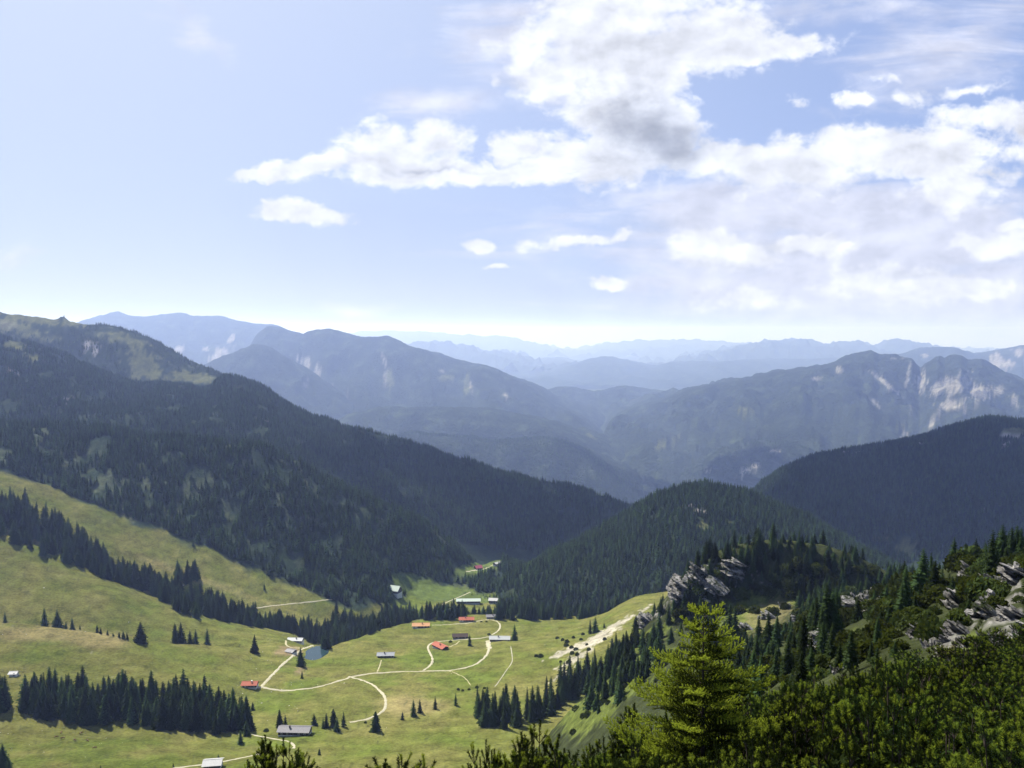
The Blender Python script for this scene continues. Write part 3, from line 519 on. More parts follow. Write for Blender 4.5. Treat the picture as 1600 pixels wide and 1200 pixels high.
NR = sheet('near_ridge', [
  zr(1.2, [-1.9] * 14),
  zr(5, [-4.4, -4.3, -4.2, -4.2, -4.1, -4.1, -4.0, -4.0, -4.0, -3.9, -3.9, -3.8, -3.7, -3.6]),
  zr(7, [-5.4, -5.2, -4.8, -5.0, -5.7, -5.6, -5.5, -5.4, -5.4, -5.3, -5.2, -5.1, -5.0, -4.9]),
  zr(12, [-10, -9.5, -8.2, -8.6, -7.9, -7.9, -7.8, -7.7, -7.6, -7.5, -7.3, -7.1, -6.9, -6.6]),
  zr(20, [-24, -24, -22, -19, -13.2, -12.6, -12, -11.6, -11.4, -11.1, -10.8, -10.5, -10.0, -9.5]),
  zr(30, [-40, -40, -36, -33, -25, -22, -19, -17.5, -16.8, -15.6, -14.8, -14.2, -13.2, -12.5]),
  zr(60, [-80, -80, -75, -65, -53, -45, -38, -35, -33, -29.5, -27, -25, -21.5, -19]),
  zr(120, [-140, -140, -135, -122, -102, -88, -73, -66, -62, -55, -49, -44, -37, -33]),
  zr(200, [-185, -185, -182, -172, -152, -135, -116, -105, -98, -84, -75, -67, -56.5, -50]),
  zr(300, [-222, -222, -218, -215, -205, -176, -148, -136, -130, -119, -112, -110, -97, -90]),
  zr(400, [-250, -250, -245, -243, -234, -203, -172, -158, -153, -147, -141, -136, -140, -135]),
  zr(450, [-270, -270, -265, -262, -254, -218, -181, -170, -164, -157, -152, -150, -158, -150]),
  zr(468, [-280, -280, -275, -270, -262, -224, -183, -162, -146, -137, -138, -148, -165, -160]),
  zr(485, [-290, -290, -285, -280, -270, -234, -187, -158, -141, -128, -132, -149, -170, -165]),
  zr(560, [-320, -320, -320, -310, -305, -275, -235, -200, -190, -180, -180, -190, -210, -200]),
  zr(700, [-400] * 14)],
  -300, 1900, 3, [3, 4, 6, 6, 6, 12, 20, 26, 28, 26, 16, 22, 14, 10, 4], n_disp, n_col, 'near')

# ------------------------------------------------------------------ ground lookups
def bvh_of(sh):
    g = sh['G'].reshape(-1, 3); f = sh['f']
    return BVHTree.FromPolygons([Vector(v) for v in g.tolist()], f.tolist())
B_M = bvh_of(M_); B_N = bvh_of(NR); B_L11 = bvh_of(L11)
ORG = Vector((0, 0, 0))
def hit(px, py, trees=(B_M, B_N, B_L11)):
    d = Vector(P(px, py, 1.0).tolist()).normalized(); best = None
    for b in trees:
        h = b.ray_cast(ORG, d)
        if h[0] is not None and (best is None or h[3] < best[1]): best = (h[0], h[3])
    return best[0] if best else None
def ground(x, y, trees=(B_M,)):
    best = None
    for b in trees:
        h = b.ray_cast(Vector((x, y, 3000)), Vector((0, 0, -1)))
        if h[0] is not None and (best is None or h[0].z > best): best = h[0].z
    return best

# ------------------------------------------------------------------ tracks, scree, pond
def smooth_line(pts, n=8):
    pts = np.array(pts, float); d = np.r_[0, np.cumsum(np.hypot(*np.diff(pts, axis=0).T))]
    t = np.linspace(0, d[-1], int(d[-1] / 2.2) + 2)
    out = pchip_cols(d, pts, t)
    for _ in range(n):
        out[1:-1] = (out[:-2] + 2 * out[1:-1] + out[2:]) / 4
    return out
def track(name, pts, width, mat, lift=.18, jitter=.35, seed=1):
    w = [hit(a, b, (B_M,)) for a, b in smooth_line(pts)]
    w = [p for p in w if p is not None]
    q = [w[0]]
    for p in w[1:]:
        if (p - q[-1]).length < 60: q.append(p)
    a = np.array([tuple(p) for p in q])[:, :2]
    d = np.r_[0, np.cumsum(np.hypot(*np.diff(a, axis=0).T))]; k = d > -1
    t = np.arange(0, d[-1], 2.0); a = np.stack([np.interp(t, d, a[:, 0]), np.interp(t, d, a[:, 1])], 1)
    for _ in range(14): a[1:-1] = (a[:-2] + 2 * a[1:-1] + a[2:]) / 4
    dr = np.gradient(a, axis=0); dr /= np.linalg.norm(dr, axis=1, keepdims=True) + 1e-9; nr_ = np.stack([-dr[:, 1], dr[:, 0]], 1)
    rnd = np.random.RandomState(seed); V_, F_ = [], []
    hw = width / 2 * (1 + jitter * fbm(np.arange(len(a)) / 4., np.zeros(len(a)) + seed, 2, seed) * 2)
    NC = 5
    for i in range(len(a)):
        for j in range(NC):
            s = (j / (NC - 1) * 2 - 1) * hw[i]; x, y = a[i] + nr_[i] * s
            z = ground(x, y); z = -300 if z is None else z
            V_.append((x, y, z + lift * (1 if 0 < j < NC - 1 else -1.0)))
    for i in range(len(a) - 1):
        for j in range(NC - 1):
            F_.append((i * NC + j, (i + 1) * NC + j, (i + 1) * NC + j + 1, i * NC + j + 1))
    o = mesh_obj(name, V_, F_, mat, None, True); o['kind'] = 'structure'; return o
R_, T_ = MAT['paleroad'], MAT['trackmat']
track('gravel_road', [(408, 1073), (425, 1078), (450, 1079), (490, 1075), (530, 1064), (560, 1055), (600, 1051), (650, 1049), (700, 1048), (730, 1043), (755, 1030), (764, 1016), (765, 1003)], 3.3, R_, .30)
track('gravel_road', [(408, 1073), (425, 1055), (445, 1035), (462, 1022), (475, 1013), (489, 1009), (496, 1003), (490, 997), (475, 992), (458, 990)], 3.3, R_, .26)
track('gravel_road', [(661, 1048), (671, 1041), (677, 1033), (672, 1020), (667, 1012), (672, 1005), (688, 1002), (715, 1000), (745, 998), (766, 995)], 2.8, R_, .22)
track('gravel_road', [(768, 992), (780, 985), (783, 977), (776, 970), (763, 968), (748, 970), (730, 974), (700, 976), (674, 977)], 2.6, R_, .18)
track('gravel_road', [(545, 1057), (560, 1061), (578, 1067), (592, 1078), (603, 1092), (603, 1105), (595, 1115), (580, 1122), (545, 1129)], 2.8, R_, .24)
track('worn_track', [(589, 1051), (593, 1042), (596, 1031)], 1.5, T_, .2)
track('gravel_road', [(399, 950), (440, 945), (480, 941), (524, 936)], 2.8, R_, .3)
track('gravel_road', [(384, 1144), (400, 1150), (420, 1153), (445, 1157), (458, 1161), (463, 1166), (458, 1170)], 2.4, R_, .2)
track('gravel_road', [(270, 1200), (310, 1196), (345, 1191), (375, 1185), (405, 1178), (425, 1172)], 2.4, R_, .22)
track('gravel_road', [(378, 1072), (395, 1074), (410, 1074)], 4.0, R_, .16)
track('worn_track', [(447, 1001), (446, 1009), (456, 1013), (472, 1013)], 2.6, T_, .2)
track('worn_track', [(700, 1048), (715, 1053), (728, 1060), (736, 1072)], 1.0, T_, .2)
track('worn_track', [(700, 1011), (712, 1008), (718, 1001)], 1.6, T_, .2)
track('stony_footpath', [(773, 1073), (781, 1063), (788, 1052), (795, 1042), (801, 1035), (800, 1022), (798, 1010)], 1.0, MAT['scree'], .2, .5)
track('gravel_road', [(762, 1001), (763, 1008), (765, 1014)], 6.0, R_, .12)
0 and track('worn_track', [(0, 752), (25, 762), (60, 768), (90, 778)], 1.6, T_, .25)
track('worn_track', [(352, 952), (372, 958), (390, 966), (410, 972)], 1.5, R_, .25)
track('gravel_road', [(690, 945), (705, 938), (722, 931), (735, 925)], 2.5, R_, .25)
track('gravel_road', [(728, 893), (745, 891), (760, 888), (772, 882), (782, 878)], 4.5, R_, .3)
# pond
rnd = random.Random(5)
pv = []
for k in range(48):
    a = 2 * PI * k / 48; r = 1 + .1 * math.sin(3 * a + 1) + .06 * math.sin(5 * a)
    pv.append((pond_c[0] + 11.5 * r * math.cos(a), pond_c[1] + 19 * r * math.sin(a), pond_c[2] - .25))
o = mesh_obj('pond_water', pv, [tuple(range(48))], MAT['water']); o['kind'] = 'structure'

# ------------------------------------------------------------------ spruces
def spruce_crown(seed, levels, nb, seg, rmax=.17, hang=True, low=.05, taper=.85):
    r = random.Random(seed); mb = MB()
    for L in range(levels):
        f = L / (levels - 1); z = low + (1 - low) * (f ** .95)
        if f > .97: continue
        rad = rmax * (1 - f) ** taper * r.uniform(.85, 1.12) + .008
        n = max(4, int(nb * (1 - .45 * f))); a0 = r.uniform(0, 6.28)
        for k in range(n):
            a = a0 + 2 * PI * k / n + r.uniform(-.3, .3); l = rad * r.uniform(.7, 1.25); dz = -l * r.uniform(.25, .6) + (l * .55 * f)
            ca, sa = math.cos(a), math.sin(a); w = l * r.uniform(.24, .38) + .006; zz = z + r.uniform(-.5, .5) / levels
            tip = (ca * l, sa * l, zz + dz); th = .028 * (1 - f) + .008
            if seg == 1:
                mb.add([(0, 0, zz + th), (ca * l * .55 - sa * w, sa * l * .55 + ca * w, zz + dz * .35), tip, (ca * l * .55 + sa * w, sa * l * .55 - ca * w, zz + dz * .35)], [(0, 1, 2), (0, 2, 3)])
            else:
                prev = None
                for q in range(seg):
                    f0, f1 = q / seg, (q + 1) / seg
                    def pt(ff, side):
                        ww = w * (math.sin(PI * min(1, ff * .85 + .12))) * side
                        droop = dz * ff ** 1.3 + .12 * l * ff ** 3
                        return (ca * l * ff - sa * ww, sa * l * ff + ca * ww, zz + th * (1 - ff) + droop - abs(side) * w * .22)
                    j0, j1 = r.uniform(.6, 1.25), r.uniform(.5, 1.2)
                    mb.add([pt(f0, 0), pt(f0 + .1, j0), pt(f1, j1 * (.35 if q == seg - 1 else 1)), pt(f1, 0)], [(0, 1, 2, 3)])
                    j0, j1 = r.uniform(.6, 1.25), r.uniform(.5, 1.2)
                    mb.add([pt(f0, 0), pt(f1, 0), pt(f1, -j1 * (.35 if q == seg - 1 else 1)), pt(f0 + .1, -j0)], [(0, 1, 2, 3)])
                    if hang:
                        b0, b1 = pt(f0, 0), pt(f1, 0); hh = w * r.uniform(.5, .9)
                        mb.add([b0, b1, (b1[0], b1[1], b1[2] - hh * .7), (b0[0] * .5 + b1[0] * .5, b0[1] * .5 + b1[1] * .5, b0[2] - hh)], [(0, 1, 2, 3)])
    # the dark inner core keeps the crown dense
    n = 6; rc = rmax * .42
    v = [(rc * r.uniform(.7, 1.2) * math.cos(2 * PI * k / n), rc * r.uniform(.7, 1.2) * math.sin(2 * PI * k / n), low + .04) for k in range(n)] + [(0, 0, .93)]
    mb.add(v, [(k, (k + 1) % n, n) for k in range(n)])
    mb.add([(-.006, 0, .88), (.006, 0, .88), (0, 0, 1.0)], [(0, 1, 2)]); mb.add([(0, -.006, .88), (0, .006, .88), (0, 0, 1.0)], [(0, 1, 2)])
    return mb
def mesh_from(mb, name, mat):
    me = bpy.data.meshes.new(name); me.from_pydata(mb.v, [], mb.f); me.materials.append(mat); me.update(); return me
tk = MB(); tk.tube([(0, 0, -.12), (0, 0, .0), (0, 0, .4), (0, 0, .9)], [.019, .016, .011, .003], 6)
TRUNK = mesh_from(tk, 'trunk', MAT['bark'])
CROWN_HI = [mesh_from(spruce_crown(s, 26, 12, 3, rm, True, lo, tp), 'crown', MAT['spruce']) for s, rm, lo, tp in [(1, .17, .05, .8), (2, .20, .04, .85), (3, .14, .06, .75), (4, .22, .03, .95), (5, .16, .08, .7), (6, .12, .05, .9)]]
CROWN_MID = [mesh_from(spruce_crown(s, 16, 9, 2, rm, False, lo, tp), 'crown', MAT['spruce']) for s, rm, lo, tp in [(11, .17, .05, .8), (12, .21, .04, .9), (13, .15, .07, .75), (14, .24, .04, .9)]]
LOWP = [mesh_from(spruce_crown(s, 9, 7, 1, rm, False, .02, tp), 'crown', MAT['spruce']) for s, rm, tp in [(21, .19, .62), (22, .24, .7), (23, .17, .65), (24, .29, .6)]]
def spruce(x, y, z, h, crown, label, group=None, name='spruce_tree', rz=None, wide=1.0, tilt=0):
    e = empty(name, (x, y, z), random.random() * 6.28 if rz is None else rz); e.scale = (h * wide, h * wide, h)
    for nm, me in (('trunk', TRUNK), ('crown', crown)):
        o = bpy.data.objects.new(nm, me); COL.objects.link(o); o.parent = e
    return tag(e, label, 'spruce tree', group)

random.seed(11)
cand = []       # (x, y, z, h, wide, key)
def put(px, py, hpx, key, wide=1.1, trees=(B_M, B_N, B_L11), lab=None):
    if key == 'lower' and 10 < px < 34 and py < 1125: return
    p = hit(px, py, trees)
    if p is None: return
    h = hpx * p.y / F * 1.03
    cand.append((p.x, p.y, p.z, h, wide, key, lab))
LONE = [(8, 972, 18, 'small spruce at the left edge above the tan pasture crest'), (70, 979, 30, 'bushy spruce behind the tan crest, left of its slender neighbour'), (90, 981, 30, 'slender spruce behind the tan crest, right of its bushy neighbour'), (113, 983, 20, 'short spruce right of the two tall ones on the tan crest'),
  (220, 1004, 34, 'wide lone spruce in the hollow behind the tan pasture crest'), (274, 1003, 30, 'left trunk of the tight pair of spruces in the hollow'), (283, 1003, 32, 'right trunk of the tight pair of spruces in the hollow'), (297, 1006, 23, 'first of two smaller spruces right of the tight pair'), (306, 1007, 25, 'second of two smaller spruces right of the tight pair'), (324, 1007, 28, 'single narrow spruce at the end of the hollow row'),
  (398, 1020, 30, 'dense conical spruce standing alone left of the pale roofed hut'), (470, 1041, 31, 'tall spruce beside the gravel road below the pond'), (472, 1060, 13, 'tiny spruce below the tall one by the gravel road'), (587, 1143, 33, 'broad lone spruce where the curved lower road ends'),
  (437, 1137, 30, 'tall spruce behind the long grey roofed barn'), (446, 1137, 22, 'smaller spruce tucked beside the one behind the barn'), (491, 1133, 19, 'leftmost spruce of the clump right of the barn'), (521, 1137, 31, 'tallest spruce of the clump right of the barn'), (537, 1136, 26, 'rightmost spruce of the clump right of the barn'), (505, 1138, 18, 'low spruce filling the clump right of the barn'), (510, 1137, 25, 'middle spruce of the clump right of the barn'), (527, 1143, 25, 'front spruce of the clump right of the barn'),
  (629, 1125, 14, 'smallest spruce in the open pasture right of the curved road'), (646, 1119, 28, 'left spruce of the open pasture pair'), (656, 1113, 22, 'right spruce of the open pasture pair'), (680, 1108, 22, 'single spruce right of the open pasture pair'), (712, 1102, 22, 'single spruce nearest the right hand tree row in the open pasture'),
  (734, 1009, 20, 'slim dark spruce right of the brown roofed hut'), (804, 1001, 27, 'broad spruce against the end of the pale roofed long hut'), (499, 1180, 12, 'little bush sized spruce below the long grey barn'), (922, 990, 24, 'left spruce of the pair under the grassy knoll'), (930, 988, 26, 'right spruce of the pair under the grassy knoll'), (944, 981, 9, 'stunted spruce right of the pair under the knoll'), (413, 921, 12, 'small lone spruce on the upper pasture slope'), (302, 853, 14, 'lone spruce at the forest edge on the upper pasture'),
  (125, 983, 8, None), (103, 983, 14, None), (152, 989, 14, None), (157, 990, 11, None), (168, 992, 9, None), (186, 996, 10, None), (193, 998, 14, None), (199, 999, 12, None), (177, 994, 7, None),
  (385, 1150, 26, 'outermost spruce at the right end of the lower stand'), (376, 1163, 24, 'low branched spruce in front of the lower stand'), (342, 1193, 16, None), (271, 1199, 9, None), (5, 1200, 40, 'dark spruce at the lower left corner'), (14, 1210, 28, None), (157, 1200, 6, None), (129, 1133, 26, None), (395, 1110, 14, 'small spruce just right of the lower stand')]
for a, b, h, lab in LONE: put(a, b, h, 'lone', random.uniform(1.1, 1.4) * (1.25 if a in (220, 804, 587) else 1), lab=lab)
def interp(lst, x): a = np.array(lst, float); return float(np.interp(x, a[:, 0], a[:, 1]))
def band(lo, hi, n, x0, x1, h0, h1, key, trees=(B_M,)):
    for _ in range(n):
        x = random.uniform(x0, x1); a, b = interp(lo, x), interp(hi, x); put(x, b + (a - b) * random.random(), random.uniform(h0, h1) * (1 - .45 * random.random() ** 2), key, random.uniform(1.0, 1.35), trees)
band([(0, 1112), (50, 1118), (115, 1130), (200, 1133), (240, 1142), (330, 1146), (388, 1142)], [(0, 1088), (100, 1088), (200, 1092), (300, 1098), (340, 1108), (388, 1138)], 250, -30, 388, 38, 60, 'lower')
band([(-60, 815), (0, 842), (60, 866), (110, 882), (160, 905), (230, 925), (262, 948), (300, 966), (330, 968), (380, 977), (402, 980)], [(-60, 745), (0, 775), (30, 785), (60, 800), (110, 830), (140, 850), (180, 898), (230, 908), (290, 930), (340, 945), (402, 972)], 560, -60, 402, 24, 36, 'ravine')
band([(290, 912), (312, 915)], [(275, 900), (312, 900)], 14, 276, 312, 26, 34, 'ravine')
band([(400, 980), (440, 986), (480, 1000), (510, 1014), (540, 1004), (575, 992), (620, 978)], [(400, 976), (440, 978), (480, 985), (510, 990), (540, 985), (575, 978), (620, 962)], 210, 400, 620, 20, 32, 'stream')
# trees on the far side of the pasture edge, between it and the village
for _ in range(1100):
    x = random.uniform(520, 990); D = random.uniform(955, 1140) if x > 600 else random.uniform(890, 1080)
    w = P(x, 980, D); z = ground(w[0], w[1])
    if z is None: continue
    q = proj(np.array([w[0], w[1], z + 20]))
    if x > 600 and q[1] < interp([(600, 925), (625, 935), (640, 925), (660, 945), (690, 930), (700, 943), (720, 925), (730, 945), (775, 945), (785, 925), (800, 928), (960, 930)], x): continue
    vis = proj(np.array([w[0], w[1], z]))
    if x < 600 and vis[1] > interp([(520, 1012), (550, 998), (575, 990), (610, 978)], x) and D < 930: continue
    cand.append((w[0], w[1], z, random.uniform(15, 24), 1.15, 'edge', None))
# the row down the gully on the right of the pasture
for _ in range(110):
    x = random.uniform(745, 1000); y = interp([(745, 1130), (780, 1138), (860, 1112), (940, 1062), (980, 1025), (1000, 1005)], x) + random.uniform(-16, 8)
    put(x, y, random.uniform(32, 58) * interp([(740, 1), (900, 1), (1000, .7)], x), 'gully', .9)
for a, b, h in [(953, 1040, 60), (962, 1035, 50), (1030, 1000, 45), (1020, 1010, 40), (1045, 975, 35), (1032, 955, 24), (1022, 962, 18), (1034, 935, 14), (997, 985, 20), (1140, 1000, 60), (1148, 1005, 60), (1060, 950, 28), (1083, 945, 30), (1005, 1020, 40), (1185, 1010, 50), (1200, 1015, 62), (1213, 1012, 50), (1275, 1000, 70), (1290, 992, 84), (1300, 990, 74), (1283, 1005, 60), (1300, 1030, 60), (1232, 1035, 45), (1250, 1030, 40)]:
    put(a, b, h, 'crag', 1.05, (B_N,))
for _ in range(70):
    x = random.gauss(985, 55); y = interp([(900, 1110), (985, 1065), (1060, 1000)], x) + random.gauss(0, 14)
    if 900 < x < 1110: put(x, y, random.uniform(16, 46), 'crag', 1.2, (B_N,))
# spruces over the near ridge
RK2 = [(1090, 915, 22, 22), (1210, 955, 40, 22), (1350, 950, 30, 14), (1525, 920, 28, 40), (1590, 930, 16, 40), (1495, 985, 46, 9, -40), (1500, 1025, 40, 12, -45), (1185, 955, 62, 30, -25), (985, 1060, 80, 24, -35), (915, 1120, 60, 24, -30), (1010, 1000, 40, 8, -35), (1430, 985, 16, 8), (1280, 985, 10, 18)]
g = NR['G']; qx, qy = NR['qx'], NR['qy']
rs = np.random.RandomState(3); cnt = 0
while cnt < 1250:
    i, j = rs.randint(0, g.shape[0]), rs.randint(0, g.shape[1]); p = g[i, j]
    if p[1] < 45 or p[1] > 520 or qx[i, j] < 1000 or qx[i, j] > 1720: continue
    if p[1] > 500 and rs.rand() < .5: continue
    if rs.rand() > min(1, (p[1] / 250) ** 2 + .12): continue
    if patch(qx[i, j], qy[i, j], RK2) > 0: continue
    if qx[i, j] < 1100 and qy[i, j] > 960: continue
    hh = rs.uniform(4, 13) if p[1] > 350 else rs.uniform(2.2, 6.5) * (1.25 if rs.rand() < .2 else 1) * (.6 if p[1] < 90 else 1)
    cand.append((p[0] + rs.uniform(-1, 1), p[1] + rs.uniform(-1, 1), p[2] - .3, hh, rs.uniform(1., 1.35), 'ridge', None)); cnt += 1

# ------------------------------------------------------------------ forests: scatter on the slopes
def scatter(sh, spacing, tmax, seed, h0=15, h1=24, tmin=0.6, clear=(), dens=None, pxlo=-160, pxhi=1760, jitter=.6):
    rs = np.random.RandomState(seed); G = sh['G']; T = sh['T']
    a = G[:-1, :-1]; b = G[:-1, 1:]; c = G[1:, :-1]
    ar = np.abs((b - a)[..., 0] * (c - a)[..., 1] - (b - a)[..., 1] * (c - a)[..., 0])
    t = T[:-1, :-1]; qx, qy = sh['qx'][:-1, :-1], sh['qy'][:-1, :-1]
    w = ar * (t >= tmin) * (t <= tmax) * (qx > pxlo) * (qx < pxhi)
    if len(clear):
        n = fbm(qx / 9, qy / 9, 3, seed)
        w = w * (patch(qx, qy, clear, n, .4) < .1)
    if dens is not None: w = w * dens(a, t, qx, qy)
    N = int(w.sum() / spacing ** 2); wf = w.reshape(-1) / w.sum()
    k = rs.choice(len(wf), N, p=wf); i, j = k // w.shape[1], k % w.shape[1]
    u, v = rs.rand(N, 1), rs.rand(N, 1)
    d = G[1:, 1:]
    p = (a[i, j] * (1 - u) + b[i, j] * u) * (1 - v) + (c[i, j] * (1 - u) + d[i, j] * u) * v
    h = rs.uniform(h0, h1, N) * (1 - .45 * rs.rand(N) ** 3)
    return p, h
def clr(noise_scale, thr, seed):
    def f(a, t, qx, qy):
        n = fbm(a[..., 0] / noise_scale, a[..., 1] / noise_scale * .6, 4, seed, .6)
        return np.clip(1 - ss(thr, thr + .25, n), 0.04, 1)
    return f
def gn_tree(protos):
    ng = bpy.data.node_groups.new('wood_scatter', 'GeometryNodeTree')
    ng.interface.new_socket('Geometry', in_out='INPUT', socket_type='NodeSocketGeometry'); ng.interface.new_socket('Geometry', in_out='OUTPUT', socket_type='NodeSocketGeometry')
    N = ng.nodes.new; L = ng.links.new
    gi = N('NodeGroupInput'); go = N('NodeGroupOutput'); gg = N('GeometryNodeGeometryToInstance')
    for p in reversed(protos):
        oi = N('GeometryNodeObjectInfo'); oi.inputs['Object'].default_value = p; oi.inputs['As Instance'].default_value = True; oi.transform_space = 'ORIGINAL'
        L(oi.outputs['Geometry'], gg.inputs[0])
    ip = N('GeometryNodeInstanceOnPoints'); L(gi.outputs[0], ip.inputs['Points']); L(gg.outputs[0], ip.inputs['Instance']); ip.inputs['Pick Instance'].default_value = True
    def attr(nm, typ):
        a = N('GeometryNodeInputNamedAttribute'); a.data_type = typ; a.inputs['Name'].default_value = nm; return a.outputs['Attribute']
    L(attr('pick', 'INT'), ip.inputs['Instance Index']); L(attr('rot', 'FLOAT_VECTOR'), ip.inputs['Rotation']); L(attr('size', 'FLOAT_VECTOR'), ip.inputs['Scale'])
    L(ip.outputs[0], go.inputs[0]); return ng
protos = []
for i, me in enumerate(LOWP):
    px, py = [(120, 690), (300, 700), (420, 730), (560, 800)][i]
    p = hit(px, py, (B_M,)); o = bpy.data.objects.new('spruce_tree', me); COL.objects.link(o); o.location = p
    o.scale = (17, 17, 17)
    tag(o, ['spruce with a narrow crown on the wooded ridge, farthest to the left', 'wide spruce near the crest of the wooded left ridge', 'slender spruce below the crest where the wooded ridge dips', 'broad spruce low on the falling wooded ridge'][i], 'spruce tree', 'spruces on the wooded ridge')
    protos.append(o)
GN = gn_tree(protos)
def wood(name, p, h, label, seed=1, grp=None):
    rs = np.random.RandomState(seed); n = len(h)
    me = bpy.data.meshes.new(name); me.vertices.add(n); me.vertices.foreach_set('co', (p - np.array([0, 0, .4])).reshape(-1).astype(np.float32))
    a = me.attributes.new('pick', 'INT', 'POINT'); a.data.foreach_set('value', rs.randint(0, 4, n).astype(np.int32))
    a = me.attributes.new('rot', 'FLOAT_VECTOR', 'POINT'); a.data.foreach_set('vector', np.stack([rs.normal(0, .03, n), rs.normal(0, .03, n), rs.rand(n) * 6.28], 1).reshape(-1).astype(np.float32))
    w = h * rs.uniform(.95, 1.45, n)
    a = me.attributes.new('size', 'FLOAT_VECTOR', 'POINT'); a.data.foreach_set('vector', np.stack([w, w, h], 1).reshape(-1).astype(np.float32))
    me.update(); o = bpy.data.objects.new(name, me); COL.objects.link(o)
    md = o.modifiers.new('scatter', 'NODES'); md.node_group = grp or GN
    return tag(o, label, 'forest', None, 'stuff')
VC = [(655, 918, 52, 20, 20), (700, 928, 50, 14), (748, 890, 46, 15, -15), (617, 915, 14, 14), (770, 935, 50, 8)]
# 300 spruces that show largest stand as trees of their own
rows_, seen = [], []
for c in cand:
    q = proj(np.array(c[:3])); inside = -20 < q[0] < 1620 and q[1] < 1290
    rows_.append((c[3] / c[1] * (1 if inside else 0) + (5 if c[6] else 0), c))
rows_.sort(key=lambda r: -r[0])
GL = dict(lower=('dark spruce in the dense stand at the lower left', 'spruces of the lower left stand'), ravine=('dark spruce in the long ravine stand between two pasture hills', 'spruces in the ravine stand'),
          stream=('dark spruce in the belt along the stream behind the pond', 'spruces along the stream'), edge=('dark spruce on the far side of the pasture edge near the village', 'spruces behind the pasture edge'),
          gully=('tall pointed spruce in the row descending the gully below the scree', 'spruces down the gully'), crag=('spruce growing around the grey crag of the near ridge', 'spruces around the crag'),
          ridge=('backlit spruce among rocks on the near right ridge', 'spruces on the near right ridge'), lone=('very small spruce in the hollow behind the tan crest', 'small spruces in the hollow'))
for k, (s_, c) in enumerate(rows_):
    x, y, z, h, wide, key, lab = c
    if k < 290:
        big = h / y * F > 30
        spruce(x, y, z, h, random.choice(CROWN_HI if big else CROWN_MID), lab or GL[key][0], None if lab else GL[key][1], wide=wide)
rest = [c for s_, c in rows_[290:]]
mids = {}
for o in bpy.data.objects:
    if o.name.startswith('crown') and o.data in CROWN_MID + CROWN_HI and o.data.name not in mids: mids[o.data.name] = o
wood('spruce_wood', np.array([c[:3] for c in rest]), np.array([c[3] for c in rest]), 'remaining dark spruces in the stands around the pasture', 2, gn_tree(list(mids.values())[:4]))
p, h = scatter(M_, 5.0, 13.25, 31, 10, 19, 11.12, VC, clr(38, -.02, 350))
k = (proj(p)[0] < 905); wood('spruce_forest', p[k], h[k], 'dark spruce forest covering the ridge above the pasture', 3)
p, h = scatter(L11, 4.8, 3.3, 32, 9, 18, .9, VC + [(1098, 822, 10, 8), (1090, 800, 12, 3)])
qq = proj(p); k = ~((qq[0] < 800) & (qq[1] > 925) & (p[:, 1] < 1180)); wood('spruce_forest', p[k], h[k], 'dark spruce forest on the round hill in the middle', 4)
p, h = scatter(L9a, 6.5, 2.25, 33, 11, 20, .5, [(20, 540, 24, 8), (50, 560, 14, 5)], clr(70, .05, 60))
wood('spruce_forest', p, h, 'blue green forest covering the long left mountain', 5)
p, h = scatter(L9b, 12, 2.1, 34, 9, 16, .5, [(225, 572, 48, 26, 20), (300, 592, 62, 10, 5), (190, 530, 50, 12, 15, .7), (10, 505, 40, 16), (60, 500, 90, 10, 5), (50, 515, 60, 14, 15)], clr(60, .1, 61))
wood('spruce_forest', p, h, 'scattered spruces below the grassy left summit', 6)
p, h = scatter(L8, 7.0, 3.25, 35, 11, 20, .8, [(1415, 858, 24, 16), (1580, 680, 24, 10)], clr(80, .3, 62), 980)
wood('spruce_forest', p, h, 'dark shaded forest on the right hand mountain slope', 7)
p, h = scatter(F2, 22, 2.3, 36, 16, 26, .9, (), clr(150, .2, 63)); wood('spruce_forest', p, h, 'bluish forest on the foothill behind the left slope', 8)
p, h = scatter(F3, 24, 2.2, 37, 14, 24, .9, (), clr(110, .05, 64)); wood('spruce_forest', p, h, 'thin bluish forest on the pale rocky foothill', 9)

# ------------------------------------------------------------------ huts
ROOF = dict(grey=flat_mat('grey_sheet_roof', (.15, .145, .155), .6, 1, .25, .3, (6, .4, 1)), pale=flat_mat('pale_metal_roof', (.33, .345, .345), .6, 1, .15, .4, (6, .4, 1)), red=flat_mat('red_tile_roof', (.36, .11, .065), .8, 1.5, .3, .2, (6, 1, 1)),
            orange=flat_mat('orange_tile_roof', (.50, .27, .13), .8, 1.5, .25, .2, (6, 1, 1)), brown=flat_mat('brown_shingle_roof', (.055, .038, .033), .85, 1.5, .35, .2, (6, 1, 1)), blue=flat_mat('blue_grey_sheet_roof', (.21, .225, .25), .6, 1, .2, .4, (6, .4, 1)),
            green=flat_mat('pale_green_roof', (.40, .47, .40), .6, 1, .2, .3, (6, .4, 1)), maroon=flat_mat('wine_red_roof', (.30, .06, .09), .6, 1, .2, .3, (6, .4, 1)), white=flat_mat('white_roof', (.38, .38, .37), .6, 1, .1, .3))
